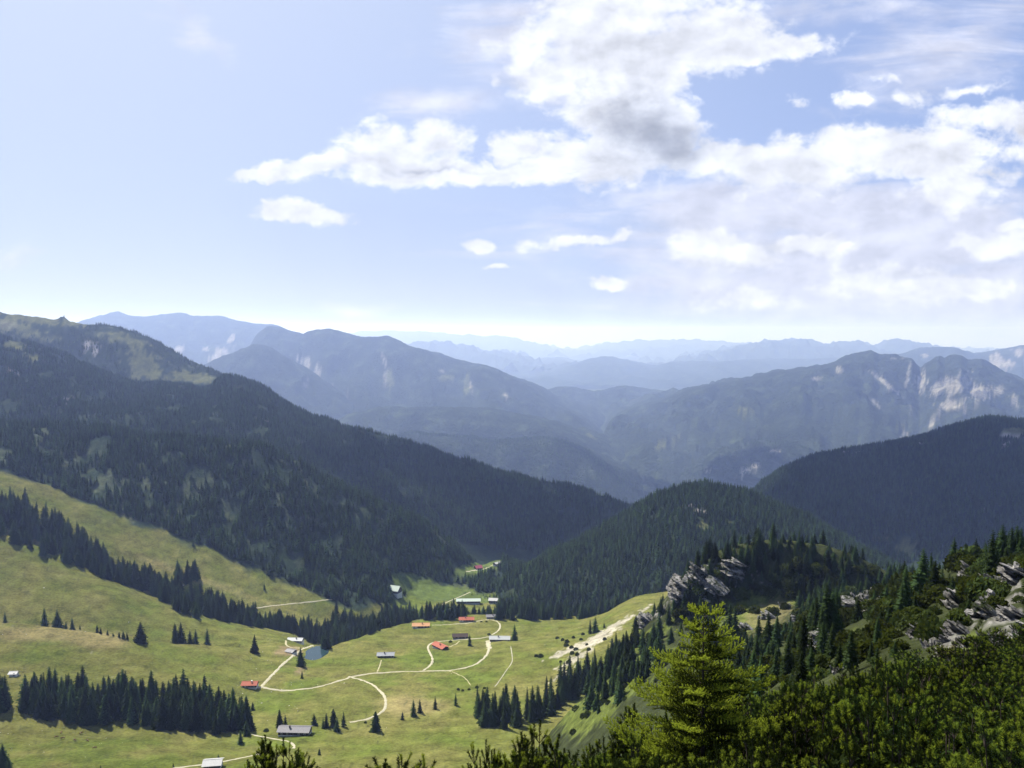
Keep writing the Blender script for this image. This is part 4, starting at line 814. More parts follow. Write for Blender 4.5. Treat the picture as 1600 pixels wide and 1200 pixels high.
def house(px, py, L, Wd, hw, roof, yaw, label, name='alpine_hut', wall='wood', pitch=22, whiteend=0, base=True, chim=1, wins=4, group=None, lift=0.):
    p = hit(px, py, (B_M,))
    if p is None: return
    yw = math.radians(yaw); zs = [ground(p.x + a * math.cos(yw) * L / 2 - b * math.sin(yw) * Wd / 2, p.y + a * math.sin(yw) * L / 2 + b * math.cos(yw) * Wd / 2) or p.z for a in (-1, 1) for b in (-1, 1)]
    z0 = np.mean(zs) + .15 + lift; dep = z0 - min(zs) + 1.5
    e = empty(name, (p.x, p.y, z0), yw); tag(e, label, 'hut' if name == 'alpine_hut' else name.replace('_', ' ').split()[-1], group)
    l, w = L / 2, Wd / 2; rise = w * math.tan(math.radians(pitch))
    b = MB(); b.add([(-l, -w, .9), (l, -w, .9), (l, w, .9), (-l, w, .9), (-l, -w, hw), (l, -w, hw), (l, w, hw), (-l, w, hw), (-l, 0, hw + rise), (l, 0, hw + rise)],
                    [(0, 1, 5, 4), (2, 3, 7, 6), (3, 0, 4, 8, 7), (1, 2, 6, 9, 5)]); b.build('wall', MAT[wall], e)
    f = MB(); f.box(-l - .06, l + .06, -w - .06, w + .06, -dep, .9); f.build('plinth', MAT['plaster'], e)
    if whiteend:
        x0, x1 = (-l - .12, -l + L * .3) if whiteend < 0 else (l - L * .3, l + .12)
        f = MB(); f.box(x0, x1, -w - .12, w + .12, .905, hw - .05); f.build('plastered_bay', MAT['plaster'], e)
    ov = .9; r = MB(); t = .22; k = math.tan(math.radians(pitch))
    for s in (-1, 1):
        y0, y1 = 0, s * (w + ov); z1 = hw + rise - (w + ov) * k
        v = [(-l - ov, y0, hw + rise + .02), (l + ov, y0, hw + rise + .02), (l + ov, y1, z1 + .02), (-l - ov, y1, z1 + .02)]
        v += [(a, b_, c + t) for a, b_, c in v]
        q = [(3, 2, 1, 0), (4, 5, 6, 7), (2, 3, 7, 6), (1, 2, 6, 5), (3, 0, 4, 7)]
        r.add(v, q if s < 0 else [tuple(reversed(x)) for x in q])
    ro = r.build('roof', ROOF[roof], e)
    rc = MB(); rc.box(-l - ov - .05, l + ov + .05, -.18, .18, hw + rise + t - .04, hw + rise + t + .1); rc.build('ridge_cap', ROOF[roof], ro)
    if chim:
        c = MB(); cx = l * .15 * chim; c.box(cx - .45, cx + .45, -w * .3 - .4, -w * .3 + .4, hw + rise * .4, hw + rise + 1.1); c.box(cx - .6, cx + .6, -w * .3 - .55, -w * .3 + .55, hw + rise + 1.1, hw + rise + 1.25); c.build('chimney', MAT['plaster'] if chim > 1 else MAT['woodl'], ro)
    for i in range(wins):
        x = -l + L * (i + .6) / (wins + .2)
        if i == wins // 2:
            d = MB(); d.box(x - .55, x + .55, -w - .16, -w - .02, .9, 2.9); d.build('door', MAT['woodl'], e); continue
        fr = MB(); fr.box(x - .6, x + .6, -w - .2, -w - .02, 1.5, 2.6); fo = fr.build('window', MAT['frame'], e)
        gl = MB(); gl.box(x - .45, x + .45, -w - .23, -w - .19, 1.63, 2.47); gl.build('pane', MAT['glass'], fo)
    return e
house(461, 1147, 20.5, 8.5, 3.4, 'grey', -3, 'long dark wooden barn with a grey roof, largest and nearest of the huts', name='wooden_barn', wall='wood', chim=-2, wins=5)
house(391, 1073, 11.5, 7.5, 2.9, 'red', 2, 'small hut with salmon red roof and white gable where two gravel roads meet', whiteend=-1, chim=2)
house(462, 1003, 16, 8, 3, 'pale', -4, 'hut with a bright pale roof inside the road bend above the pond')
house(455, 1020, 8, 7, 2.4, 'grey', -25, 'low grey shed beside bare earth left of the pond', name='wooden_shed', wall='woodl', chim=0, wins=2, pitch=18)
house(603, 1026, 15.5, 7.5, 3, 'blue', 3, 'lone hut with a blue grey roof in mid pasture above the main road', chim=-1)
house(658, 981, 19, 9, 3.4, 'orange', 2, 'hut with a light orange roof and white end bay near the pasture edge', whiteend=-1, chim=1, wins=5)
house(729, 971, 17, 8.5, 3.2, 'red', 2, 'red roofed hut on the upper track between the orange and the small grey roof', whiteend=-1, chim=-1)
house(769, 966, 13.5, 7.5, 3, 'grey', 1, 'small hut with a grey roof at the top bend of the track', wall='woodl', chim=1)
house(719, 997, 16, 8.5, 3.2, 'brown', 4, 'hut with a dark brown shingle roof left of the slim dark spruce', chim=0)
house(688, 1013, 17, 8, 3, 'red', -48, 'red roofed hut standing diagonally inside the track loop', chim=1)
house(781, 1001, 21, 9, 3.2, 'pale', -2, 'long hut with a pale metal roof in front of a broad spruce', wall='woodl', chim=-1, wins=5)
house(333, 1199, 9, 7, 2.8, 'white', 8, 'hut with a white roof cut by the bottom edge of the picture', wall='woodl', chim=0, wins=2)
house(22, 1056, 5, 4.5, 2.4, 'white', 5, 'white roof showing above the spruces at the lower left', wall='plaster', chim=0, wins=2)
house(618, 927, 15, 14, 5.5, 'green', -22, 'tall guest house with a steep pale green roof at the forest edge', name='guest_house', wall='woodl', pitch=38, chim=0, wins=3)
house(732, 942, 36, 11, 4.5, 'green', 2, 'very long building with a pale green roof behind the spruce belt', name='guest_house', wall='woodl', chim=0, wins=6)
house(771, 942, 13, 11, 5, 'white', -8, 'house with a white hipped looking roof right of the long green roof', name='guest_house', wall='woodl', chim=0, wins=3)
house(747, 890, 12, 11, 4, 'maroon', 30, 'farmhouse with a wine red roof in the farthest clearing', name='farm_house', wall='woodl', chim=0, pitch=32, wins=3)
house(778, 883, 16, 9, 4, 'white', 40, 'farthest small house with a white roof behind the clearing', name='farm_house', wall='woodl', chim=0, wins=3)

# ------------------------------------------------------------------ rocks
def rock_mesh(seed, sx=1, sy=1, sz=1, sub=3):
    import bmesh
    bm = bmesh.new(); bmesh.ops.create_icosphere(bm, subdivisions=sub, radius=1)
    r = np.random.RandomState(seed); pl = r.normal(size=(14, 3)); pl /= np.linalg.norm(pl, axis=1, keepdims=True); of = r.uniform(.45, .95, 14)
    V_ = np.array([v.co[:] for v in bm.verts])
    for n_, o_ in zip(pl, of):
        d = V_ @ n_; k = d > o_; V_[k] -= np.outer(d[k] - o_, n_)
    V_ += (fbm(V_[:, 0] * 2.2 + seed, V_[:, 2] * 2.2 + V_[:, 1], 4, seed)[:, None]) * .22 * V_
    for v, c in zip(bm.verts, V_): v.co = (c[0] * sx, c[1] * sy, c[2] * sz)
    me = bpy.data.meshes.new('rock'); bm.to_mesh(me); bm.free(); me.materials.append(MAT['rock']); return me

def outcrop_mesh(seed):
    import bmesh
    r = random.Random(seed); rn = np.random.RandomState(seed); V_, F_ = [], []; dip = .6 + r.uniform(-.3, .3); z_off = -.55
    for q in range(11):
        bm = bmesh.new(); bmesh.ops.create_cube(bm, size=2)
        L_, W_, T_ = r.uniform(.35, .95), r.uniform(.3, .7), r.uniform(.07, .17)
        for k in range(7):      # break the corners off
            n_ = Vector((r.uniform(-1, 1), r.uniform(-1, 1), r.uniform(-.6, .6))).normalized()
            g_ = bmesh.ops.bisect_plane(bm, geom=bm.verts[:] + bm.edges[:] + bm.faces[:], plane_co=n_ * r.uniform(.75, 1.15), plane_no=n_, clear_outer=True)
            ed = [e_ for e_ in g_['geom_cut'] if isinstance(e_, bmesh.types.BMEdge)]
            if ed: bmesh.ops.edgenet_fill(bm, edges=ed)
        bmesh.ops.triangulate(bm, faces=bm.faces[:]); bmesh.ops.subdivide_edges(bm, edges=bm.edges[:], cuts=3, use_grid_fill=True)
        P_ = np.array([v.co[:] for v in bm.verts]); P_ += rn.normal(0, .035, P_.shape) + .16 * np.stack([fbm(P_[:, 1] * 2 + q, P_[:, 2] * 2, 4, seed + q), fbm(P_[:, 0] * 2 + q, P_[:, 2] * 2, 4, seed + q + 9), fbm(P_[:, 0] * 3, P_[:, 1] * 3 + q, 4, seed + 30 + q)], 1)
        P_ *= np.array([L_, W_, T_])
        R3 = np.array(Euler((r.uniform(-.2, .2), dip + r.uniform(-.12, .12), r.uniform(-.25, .25))).to_matrix())
        z_off += T_ * 1.1; nrm = R3 @ np.array([0, 0, 1.])
        P_ = P_ @ R3.T + nrm * z_off + R3 @ np.array([r.uniform(-.35, .35), r.uniform(-.3, .3), 0])
        n = len(V_); bm.verts.index_update(); V_ += [tuple(p) for p in P_]; F_ += [tuple(v.index + n for v in f.verts) for f in bm.faces]; bm.free()
    me = bpy.data.meshes.new('outcrop'); me.from_pydata(V_, [], F_); me.materials.append(MAT['rock']); me.update(); return me
OM = [outcrop_mesh(s) for s in (1, 2, 3, 4, 5)]
SM = [rock_mesh(s + 90, 1, .8, .8, 2) for s in range(5)]
for q in SM: q.materials.clear(); q.materials.append(MAT['stone'])
def rock(px, py, s, k, label, rot=(0, 0, 0), trees=(B_N,), group=None, sc=(1, 1, 1), name='rock_outcrop', cat='rock'):
    p = hit(px, py, trees)
    if p is None: return
    o = bpy.data.objects.new(name, (SM if cat == 'boulder' else OM)[k]); COL.objects.link(o); m = s * p.y / F * (1 if cat == 'boulder' else 1.05)
    o.location = (p.x, p.y, p.z - .15 * m); o.scale = (m * sc[0], m * sc[1], m * sc[2]); o.rotation_euler = [math.radians(a) for a in rot] if cat == 'boulder' else (math.radians(rot[0]), math.radians(rot[1] * .4), math.radians((rot[2] % 60) - 25))
    tag(o, label, cat, group)
for a in [(958, 1025, 10, 2, 'thin dark rock tower at the head of the gully', (0, 10, 20)), (978, 1000, 14, 2, 'stout rock tower covered with dark shrubs above the gully', (5, -8, 70)), (1012, 975, 16, 0, 'broken grey rock between the towers and the crag', (0, 30, 10)),
          (1072, 925, 24, 0, 'big lit limestone face at the left end of the crag', (10, 25, 10)), (1090, 900, 22, 2, 'leaning limestone slab on the upper left of the crag', (0, 35, 40)), (1110, 925, 20, 3, 'shadowed block in the middle of the crag', (0, 10, 0)), (1150, 890, 18, 0, 'pale rock in a niche right of the crag top', (0, 0, 30)),
          (1352, 938, 18, 1, 'flat topped rock slab among spruces in the middle of the ridge', (10, -20, 0)), (1325, 955, 20, 3, 'sloping grey slab left of the flat topped rock', (0, -35, 20)), (1383, 938, 8, 1, 'small pale rock right of the flat topped slab', (0, 0, 0)),
          (1285, 1000, 16, 0, 'bright broken rock under the tall dark spruces', (0, -30, 0)), (1430, 990, 15, 3, 'rough white boulder above the dwarf pines', (0, 20, 30)), (1452, 1010, 14, 1, 'white boulder lower in the same rock band', (10, 20, 80)),
          (1515, 900, 22, 2, 'steep grey rock rib below the skyline spruces', (0, 32, 15)), (1500, 945, 22, 0, 'bright tilted slab at the foot of the steep rib', (0, 38, 5)), (1550, 920, 26, 2, 'dark rock wall between the rib and the right edge', (10, 20, 50)), (1590, 905, 24, 0, 'tan and grey rock at the right edge of the ridge', (0, 15, 0)),
          (1530, 965, 22, 3, 'long low slab below the dark rock wall', (0, 30, 20)), (1575, 965, 18, 2, 'grey fluted rock near the right edge', (0, 10, 30)), (1495, 990, 18, 0, 'slab leading down to the grassy ledge', (0, 40, 0)), (1490, 1035, 20, 1, 'pale rock ledge with yellow grass above the dwarf pines', (0, 35, 10)), (1545, 1000, 16, 1, 'rounded grey rock beside the grassy ledge', (0, 0, 60)),
          (1330, 1020, 13, 0, 'small bright rock sticking out of the bushes', (0, -40, 10)), (1310, 1050, 12, 1, 'pale stone half hidden by the dwarf pines', (0, 0, 0)), (1255, 1018, 12, 3, 'light rock between spruces left of the dwarf pines', (0, 0, 10))]: rock(*a)
for a in [(1583, 968, 20, 0, 'tilted grey slab above the smooth rock at the right edge', (0, 20, 10)), (1602, 992, 22, 3, 'broken slab cut by the right edge beside the grassy ledge', (0, 30, 40)), (1562, 1008, 17, 4, 'low grey slab between the ledge and the thicket', (0, 10, 20)),
          (1545, 945, 20, 4, 'grey bedded rock under the dark rock wall', (0, 25, 15)), (1475, 1005, 14, 2, 'narrow white slab left of the grassy ledge', (0, 35, 50)), (1512, 1010, 15, 0, 'pale stepped rock on the grassy ledge', (0, 15, 5)),
          (1195, 968, 12, 3, 'low tan slab in the sunlit stony grass behind the young spruce', (0, 20, 30)), (1225, 950, 10, 1, 'small tan slab higher in the sunlit stony grass', (0, 30, 10)), (1240, 972, 9, 4, 'tan stone at the right end of the sunlit stony grass', (0, 10, 50)), (1165, 985, 11, 0, 'tan slab at the lower left of the sunlit stony grass', (0, 25, 0))]: rock(*a)
rr = random.Random(4)
STB = [(600, 1100, 250, 60), (120, 1165, 130, 30), (450, 1040, 60, 30), (880, 1000, 80, 40), (430, 1100, 60, 40), (120, 950, 200, 60)]
for i in range(70):
    b = rr.choice(STB); rock(b[0] + rr.uniform(-1, 1) * b[2], b[1] + rr.uniform(-1, 1) * b[3] * .8, rr.uniform(.7, 1.7), rr.randrange(5), 'small pale limestone boulder lying in the pasture', (rr.uniform(0, 60), rr.uniform(0, 60), rr.uniform(0, 360)), (B_M,), 'boulders strewn over the pasture', (1.2, 1, .8), 'boulder', 'boulder')
# shrubs on the scree and pasture
def shrub_mesh(seed, n=260):
    r = random.Random(seed); mb = MB()
    for _ in range(n):
        a, u = r.uniform(0, 6.28), r.uniform(-.1, 1); q = math.sqrt(max(0, 1 - u * u)); rd = r.uniform(.6, 1.05)
        c = Vector((q * math.cos(a) * rd, q * math.sin(a) * rd, u * rd * .9)); d = Vector((r.uniform(-1, 1), r.uniform(-1, 1), r.uniform(-.3, 1))).normalized() * .24; s = d.orthogonal().normalized() * .16
        mb.add([c - s, c + s, c + d], [(0, 1, 2)])
    return mb
SHR = [mesh_from(shrub_mesh(s, 420), 'shrub', MAT['bush']) for s in (1, 2, 3)]
def shrub(px, py, s, label, group='dark shrubs on the scree and pasture', trees=(B_M,)):
    p = hit(px, py, trees)
    if p is None: return
    o = bpy.data.objects.new('shrub', rr.choice(SHR)); COL.objects.link(o); m = s * p.y / F / 2; o.location = p; o.scale = (m, m, m * rr.uniform(.9, 1.5)); o.rotation_euler = (0, 0, rr.uniform(0, 6)); tag(o, label, 'shrub', group)
for a, b, s in [(871, 998, 7), (879, 1001, 6), (886, 1004, 8), (885, 1010, 9), (893, 1013, 7), (896, 997, 6), (838, 1026, 7), (845, 1027, 9), (908, 1000, 6), (911, 992, 6), (920, 1016, 7), (894, 1022, 8), (902, 1024, 7), (900, 1016, 9), (888, 1036, 9), (917, 1008, 5), (876, 1035, 5), (733, 1078, 5), (745, 1075, 6), (716, 1078, 5), (723, 1080, 5), (757, 1076, 5), (704, 1004, 6), (764, 992, 6), (486, 1150, 6), (416, 1143, 9), (752, 972, 4), (760, 972, 4), (945, 1000, 7), (905, 968, 4), (571, 1130, 5)]:
    shrub(a, b, s, 'dark low shrub on the pale scree or pasture')
for i in range(90):
    x = 1120 - 240 * rr.random() ** 1.6; y = interp([(880, 1110), (1000, 1020), (1120, 960)], x) + rr.uniform(-20, 60); shrub(x, y, rr.uniform(5, 15), 'dark juniper bush on the green gully slope', 'junipers on the gully slope', (B_N,))
for i in range(260):
    x = rr.uniform(1060, 1620); y = rr.uniform(880, 1080)
    p = hit(x, y, (B_N,))
    if p is not None and 60 < p.y < 520: shrub(x, y, rr.uniform(14, 34) * min(1.4, 200 / p.y + .4), 'dark dwarf pine bush between rocks of the near ridge', 'bushes between the rocks of the ridge', (B_N,))

# ------------------------------------------------------------------ grazing cattle
def cow_mesh(seed):
    bm_v = [(-1.0, 0, 1.15), (-.45, 0, 1.12), (.15, 0, 1.1), (.7, 0, 1.18), (1.05, 0, 1.1), (1.3, 0, .75), (1.48, 0, .45)]
    rad = [(.26, .30), (.34, .36), (.36, .38), (.30, .34), (.17, .2), (.13, .15), (.09, .1)]
    legs = []
    V_ = list(bm_v); E = [(i, i + 1) for i in range(6)]; R = list(rad)
    for root, x in ((0, -.95), (3, .62)):
        for s in (-1, 1):
            k = len(V_); V_ += [(x, s * .24, .75), (x - .06, s * .24, .42), (x, s * .24, .04)]; R += [(.13, .13), (.07, .07), (.06, .06)]; E += [(root, k), (k, k + 1), (k + 1, k + 2)]
    k = len(V_); V_ += [(-1.25, 0, 1.1), (-1.33, 0, .6)]; R += [(.05, .05), (.035, .035)]; E += [(0, k), (k, k + 1)]
    for s in (-1, 1):
        k = len(V_); V_ += [(1.12, s * .22, 1.02)]; R += [(.06, .05)]; E += [(4, k)]
    me = bpy.data.meshes.new('cow'); me.from_pydata(V_, E, []); o = bpy.data.objects.new('cow', me); COL.objects.link(o)
    md = o.modifiers.new('skin', 'SKIN')
    for sv, r_ in zip(me.skin_vertices[0].data, R): sv.radius = r_
    me.skin_vertices[0].data[2].use_root = True
    o.modifiers.new('sub', 'SUBSURF').levels = 1; o.modifiers['sub'].render_levels = 1
    me.materials.append(MAT['cow']); return o
MAT['cow'] = flat_mat('brown_hide', (.16, .085, .045), .8, 1.2, .6)
cow0 = None
for i, (x, y, r_) in enumerate([(88, 1153, 20), (98, 1155, 200), (96, 1146, 100), (117, 1158, 330), (137, 1159, 150), (127, 1147, 60), (148, 1170, 10)]):
    p = hit(x, y, (B_M,))
    if cow0 is None: cow0 = cow_mesh(0); o = cow0
    else: o = cow0.copy(); COL.objects.link(o)
    o.location = (p.x, p.y, p.z); o.rotation_euler = (0, 0, math.radians(r_)); tag(o, 'brown cow grazing on the green pasture at the lower left', 'cow', 'cattle grazing on the lower left pasture')

# ------------------------------------------------------------------ foreground: mountain pines and the young spruce
def needle(mb, c, d, l, w, m=0):
    s = d.cross(Vector((rr.uniform(-1, 1), rr.uniform(-1, 1), rr.uniform(-1, 1)))).normalized() * w
    mb.add([c - s, c + s, c + d * l], [(0, 1, 2)], m)
def pine_bush(seed, R=.95, H=1.5, shoots=190, open_=0):
    r = random.Random(seed); fo = MB(); br = MB()
    ncl = shoots // 5
    for k in range(ncl):
        a = r.uniform(0, 6.28); q = math.sqrt(r.random()); top = H * (1 - .5 * q * q) * r.uniform(.62, 1.0)
        if r.random() < .1: top *= 1.25
        if r.random() < .3: top *= r.uniform(.45, .8)
        hub = Vector((R * q * math.cos(a), R * q * math.sin(a), top - .12))
        out = Vector((math.cos(a) * q, math.sin(a) * q, 0))
        root = Vector((hub.x * .2, hub.y * .2, max(-.2, top * .1))); mid = Vector((hub.x * .85, hub.y * .85, top * .45))
        br.tube([root, mid, hub], [.014, .010, .006], 4)
        for j in range(r.randint(4, 6)):
            b_ = r.uniform(0, 6.28); sp = 0 if j == 0 else r.uniform(.35, .9)
            d = (Vector((0, 0, 1)) + out * .45 + Vector((math.cos(b_), math.sin(b_), 0)) * sp).normalized()
            sl = r.uniform(.11, .2) * (1.25 if j == 0 else 1); b0 = hub + Vector((math.cos(b_), math.sin(b_), -.3)) * .05 * (j > 0); tip = b0 + d * sl
            br.tube([hub - Vector((0, 0, .08)), b0, tip - d * .03], [.007, .006, .003], 3)
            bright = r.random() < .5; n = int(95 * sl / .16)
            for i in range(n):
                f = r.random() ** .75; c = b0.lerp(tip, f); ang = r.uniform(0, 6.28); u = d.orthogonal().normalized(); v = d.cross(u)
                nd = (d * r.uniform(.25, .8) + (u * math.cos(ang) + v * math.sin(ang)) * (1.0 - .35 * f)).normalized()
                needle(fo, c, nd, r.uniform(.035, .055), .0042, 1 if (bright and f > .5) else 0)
    for i in range(500):      # dark filler blades close to the wood, standing in for the bush's inner shade
        a = r.uniform(0, 6.28); q = math.sqrt(r.random()) * .85; c = Vector((R * q * math.cos(a), R * q * math.sin(a), H * (1 - .5 * q * q) * r.uniform(.15, .7)))
        d = Vector((r.uniform(-1, 1), r.uniform(-1, 1), r.uniform(-.5, 1))).normalized(); needle(fo, c, d, .13, .035, 0)
    return fo, br
def mesh_multi(mb, name, mats):
    me = bpy.data.meshes.new(name); me.from_pydata([tuple(v) for v in mb.v], [], mb.f)
    for m in mats: me.materials.append(m)
    me.polygons.foreach_set('material_index', mb.m); me.update(); return me
PB = []
for s, (R, H, n) in enumerate([(.85, 1.5, 420), (.95, 1.3, 460), (.7, 1.7, 360), (.9, 1.6, 420), (.5, 1.9, 260), (1.0, 1.4, 480)]):
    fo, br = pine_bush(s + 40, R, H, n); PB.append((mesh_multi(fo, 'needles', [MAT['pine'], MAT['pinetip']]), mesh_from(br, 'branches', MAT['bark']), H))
STAT = []
def pine_at(px, topy, D, k, label, group=None, s=1.0):
    nd, bm_, H = PB[k]; w = P(px, topy, D); zg = ground(w[0], w[1], (B_N,))
    z = w[2] - H * s
    if zg is not None:
        STAT.append((px, D, round(z - zg, 2))); s_z = (w[2] - zg) / H; z = zg - .05
    e = empty('mountain_pine', (w[0], w[1], z), rr.uniform(0, 6.28)); e.scale = (s, s, min(1.7 * s, max(.6 * s, s_z)))
    for nm, me in (('branches', bm_), ('needles', nd)):
        o = bpy.data.objects.new(nm, me); COL.objects.link(o); o.parent = e
    return tag(e, label, 'mountain pine', group)
SIL = [(540, 1215), (600, 1195), (640, 1168), (690, 1145), (740, 1128), (790, 1108), (850, 1100), (890, 1135), (930, 1120), (980, 1085), (1040, 1095), (1130, 1060), (1200, 1050), (1225, 1008), (1260, 1045), (1300, 1060), (1355, 1000), (1400, 995), (1440, 1030), (1480, 1050), (1530, 1030), (1580, 1025), (1640, 1015), (1760, 1000)]
BL = 'dense dwarf mountain pine in the foreground thicket'; BG = 'mountain pines of the foreground thicket'
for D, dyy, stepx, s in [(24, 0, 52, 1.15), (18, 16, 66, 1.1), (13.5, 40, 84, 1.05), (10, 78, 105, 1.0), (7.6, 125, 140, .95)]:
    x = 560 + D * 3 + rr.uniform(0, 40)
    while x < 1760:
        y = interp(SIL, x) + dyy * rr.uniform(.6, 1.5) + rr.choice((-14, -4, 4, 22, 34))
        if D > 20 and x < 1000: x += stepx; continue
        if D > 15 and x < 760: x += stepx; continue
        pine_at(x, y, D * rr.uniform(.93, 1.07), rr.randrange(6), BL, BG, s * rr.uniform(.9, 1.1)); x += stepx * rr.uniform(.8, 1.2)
for a, b, D, k, lab, s in [(427, 1140, 9, 4, 'mountain pine with upright tips in front of the long grey barn', .62), (440, 1150, 9.2, 2, 'lower mountain pine beside the upright tips at the bottom edge', .6), (405, 1165, 9, 2, 'bushy mountain pine just left of the upright tips at the bottom edge', .55),
                           (463, 1183, 9, 0, 'small mountain pine tip peeking over the bottom edge right of the barn', .5), (548, 1180, 9, 4, 'single mountain pine shoot rising from the bottom edge', .5), (512, 1192, 9, 4, 'short mountain pine shoot at the bottom edge', .4), (636, 1150, 9.5, 4, 'slim mountain pine at the left end of the thicket', .9)]:
    pine_at(a, b, D, k, lab, None, s)

for D, stp in [(30, 60), (38, 56)]:
    x = 1040.
    while x < 1760:
        w = P(x, 1000, D); zg = ground(w[0], w[1], (B_N,)); k = rr.randrange(6); nd, bm_, H = PB[k]
        if zg is not None:
            s_ = rr.uniform(.7, 1.15); e = empty('mountain_pine', (w[0], w[1], zg - .1), rr.uniform(0, 6.28)); e.scale = (s_ * 1.35, s_ * 1.35, s_)
            for nm, me in (('branches', bm_), ('needles', nd)):
                o = bpy.data.objects.new(nm, me); COL.objects.link(o); o.parent = e
            tag(e, 'dwarf mountain pine on the slope between the foreground thicket and the rocks', 'mountain pine', 'mountain pines below the rocks')
        x += stp * rr.uniform(.7, 1.3)

# young yellow green spruce, whorls of flat sprays lit from behind
def young_spruce(D=13.5):
    top = P(1100, 948, D); H = 4.2; zb = top[2] - H * .92; r = random.Random(9)
    e = empty('young_spruce', (top[0], top[1], zb)); e.scale = (.80, .80, .92); tag(e, 'bright yellow green young spruce rising above the foreground thicket', 'young spruce')
    tr = MB(); tr.tube([(0, 0, -.2), (.02, 0, H * .4), (0, .01, H * .8), (0, 0, H - .02)], [.055, .04, .018, .006], 7); tr.build('trunk', MAT['bark'], e)
    fo = MB(); bo = MB()
    def twig(c, d, l, up, bright=1):
        n = int(l / .0020)
        side = d.cross(up).normalized(); u2 = side.cross(d).normalized()
        for i in range(n):
            f = r.random(); p = c + d * l * f; a = r.uniform(0, 6.28)
            nd = (d * r.uniform(.5, 1.0) + side * math.cos(a) * .9 + u2 * math.sin(a) * .7).normalized()
            needle(fo, p, nd, r.uniform(.018, .03), .0055, 1 if r.random() < bright * (.5 + .6 * f) else 0)
    levels = [H - .2, H - .46, H - .62, H - .95, H - 1.15, H - 1.5, H - 1.75, H - 2.1, H - 2.5, H - 2.95, H - 3.3]
    for li, z in enumerate(levels):
        ln = min(1.9, .30 + (H - z) * .58); n = 5 if li < 2 else 6; a0 = r.uniform(0, 6)
        for k in range(n):
            a = a0 + 2 * PI * k / n + r.uniform(-.25, .25); L = ln * r.uniform(.5, 1.25); zz = z + r.uniform(-.1, .1)
            dirh = Vector((math.cos(a), math.sin(a), 0)); N = 9; pts = []
            for i in range(N + 1):
                f = i / N; pts.append(dirh * L * f + Vector((0, 0, zz + L * (.34 * f - .62 * f * f + .50 * f ** 3) * (1 if li > 1 else 1.6))))
            bo.tube(pts, [.012 * (1 - .8 * i / N) * (.6 + .2 * li / 3) for i in range(N + 1)], 4)
            sd = Vector((-math.sin(a), math.cos(a), 0)); nt_ = max(4, int(L / .095))
            for i in range(nt_):
                f = (i + 1) / nt_; q = f * N; j = min(N - 1, int(q)); p = pts[j].lerp(pts[j + 1], q - j); d = (pts[j + 1] - pts[j]).normalized()
                br_ = 1.2 if f > .4 else .8 * f
                for s in (-1, 1):
                    l = (L * .34 * (1 - f) ** .8 + .09) * r.uniform(.65, 1.25); td = (d * .8 + sd * s * .75 + Vector((0, 0, r.uniform(-.05, .25)))).normalized()
                    m_ = int(l / .085)
                    for g_ in range(m_):
                        ff = (g_ + .6) / max(1, m_)
                        for s2 in (-1, 1): twig(p + td * l * ff, (td * .8 + d * .45 * s2 * s + sd * s2 * .4 + Vector((0, 0, r.uniform(0, .35)))).normalized(), (.06 + .07 * (1 - ff)) * r.uniform(.7, 1.3), Vector((0, 0, 1)), br_ * (.6 + .4 * ff))
                    twig(p, td, l, Vector((0, 0, 1)), br_ * .8)
                twig(p, (d + Vector((0, 0, .25))).normalized(), .11, Vector((0, 0, 1)), br_)
    for k in range(5):
        a = k * 1.256; twig(Vector((0, 0, H - .12)), Vector((math.cos(a) * .6, math.sin(a) * .6, 1)).normalized(), .12, Vector((math.cos(a + 1), math.sin(a + 1), .2)))
    twig(Vector((0, 0, H - .25)), Vector((0, 0, 1)), .28, Vector((0, 1, 0)))
    nm_ = bpy.data.objects.new('needles', mesh_multi(fo, 'needles', [MAT['young'], MAT['youngtip']])); COL.objects.link(nm_); nm_.parent = e; bo.build('branches', MAT['bark'], e)
young_spruce()

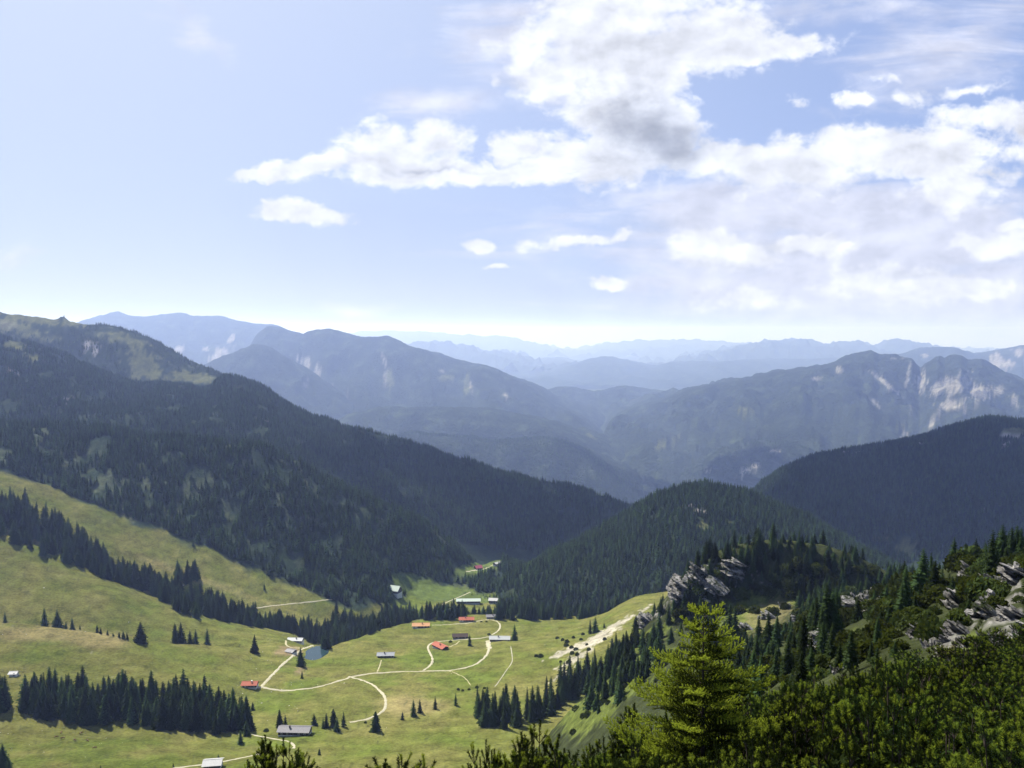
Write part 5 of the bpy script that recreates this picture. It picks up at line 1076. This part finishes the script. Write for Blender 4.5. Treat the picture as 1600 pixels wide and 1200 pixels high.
# ------------------------------------------------------------------ the air
hz, t = new_mat('haze')
pvn = t.nodes.new('ShaderNodeVolumePrincipled'); pvn.inputs['Color'].default_value = (*HAZE_COLOR, 1); pvn.inputs['Absorption Color'].default_value = (.84, .88, 1, 1); pvn.inputs['Density'].default_value = HAZE_DENSITY; pvn.inputs['Anisotropy'].default_value = HAZE_ANISO
ho = t.nodes.new('ShaderNodeOutputMaterial'); t.links.new(pvn.outputs[0], ho.inputs['Volume'])
b = MB(); b.box(-62000, 62000, -3000, 62000, BASEZ - 60, 420); o = b.build('haze', hz); o['kind'] = 'stuff'; o['label'] = 'pale blue haze filling the valleys'

cm, t = new_mat('cloud_white'); d_ = t.nodes.new('ShaderNodeBsdfDiffuse'); d_.inputs[0].default_value = (.85, .86, .88, 1); o_ = t.nodes.new('ShaderNodeOutputMaterial'); t.links.new(d_.outputs[0], o_.inputs[0])
def cloud(cx, cy, cz, rx, ry, seed, label):
    r = random.Random(seed); import bmesh
    bm = bmesh.new()
    for k in range(34):
        a = r.uniform(0, 6.28); q = math.sqrt(r.random()) * .85; R = r.uniform(.16, .34) * (1.1 - .5 * q) * min(rx, ry)
        bmesh.ops.create_icosphere(bm, subdivisions=3, radius=R, matrix=Matrix.Translation((rx * q * math.cos(a), ry * q * math.sin(a), R * .35)) @ Matrix.Diagonal((1.25, 1.25, .6, 1)))
    P_ = np.array([v.co[:] for v in bm.verts]); n_ = fbm(P_[:, 0] / 130 + seed, P_[:, 1] / 130 + P_[:, 2] / 90, 5, seed)
    for v, p, k in zip(bm.verts, P_, n_): v.co = (p[0] + 60 * k, p[1] - 50 * k, max(p[2], -30) + 70 * k)
    me = bpy.data.meshes.new('cloud'); bm.to_mesh(me); bm.free(); me.materials.append(cm); me.polygons.foreach_set('use_smooth', [True] * len(me.polygons))
    o = bpy.data.objects.new('cloud', me); COL.objects.link(o); o.location = (cx, cy, cz); o['kind'] = 'structure'
def over(px, py, D, z, rx, ry, seed):
    p = P(px, py, D); k = (z - p[2]) / sdir.z; cloud(p[0] + sdir.x * k, p[1] + sdir.y * k, z, rx, ry, seed, '')
over(1480, 790, 2050, 2600, 620, 520, 3)
over(760, 790, 2050, 2600, 560, 330, 5)
over(1150, 690, 3900 * 1.5, 4300, 1500, 500, 7)
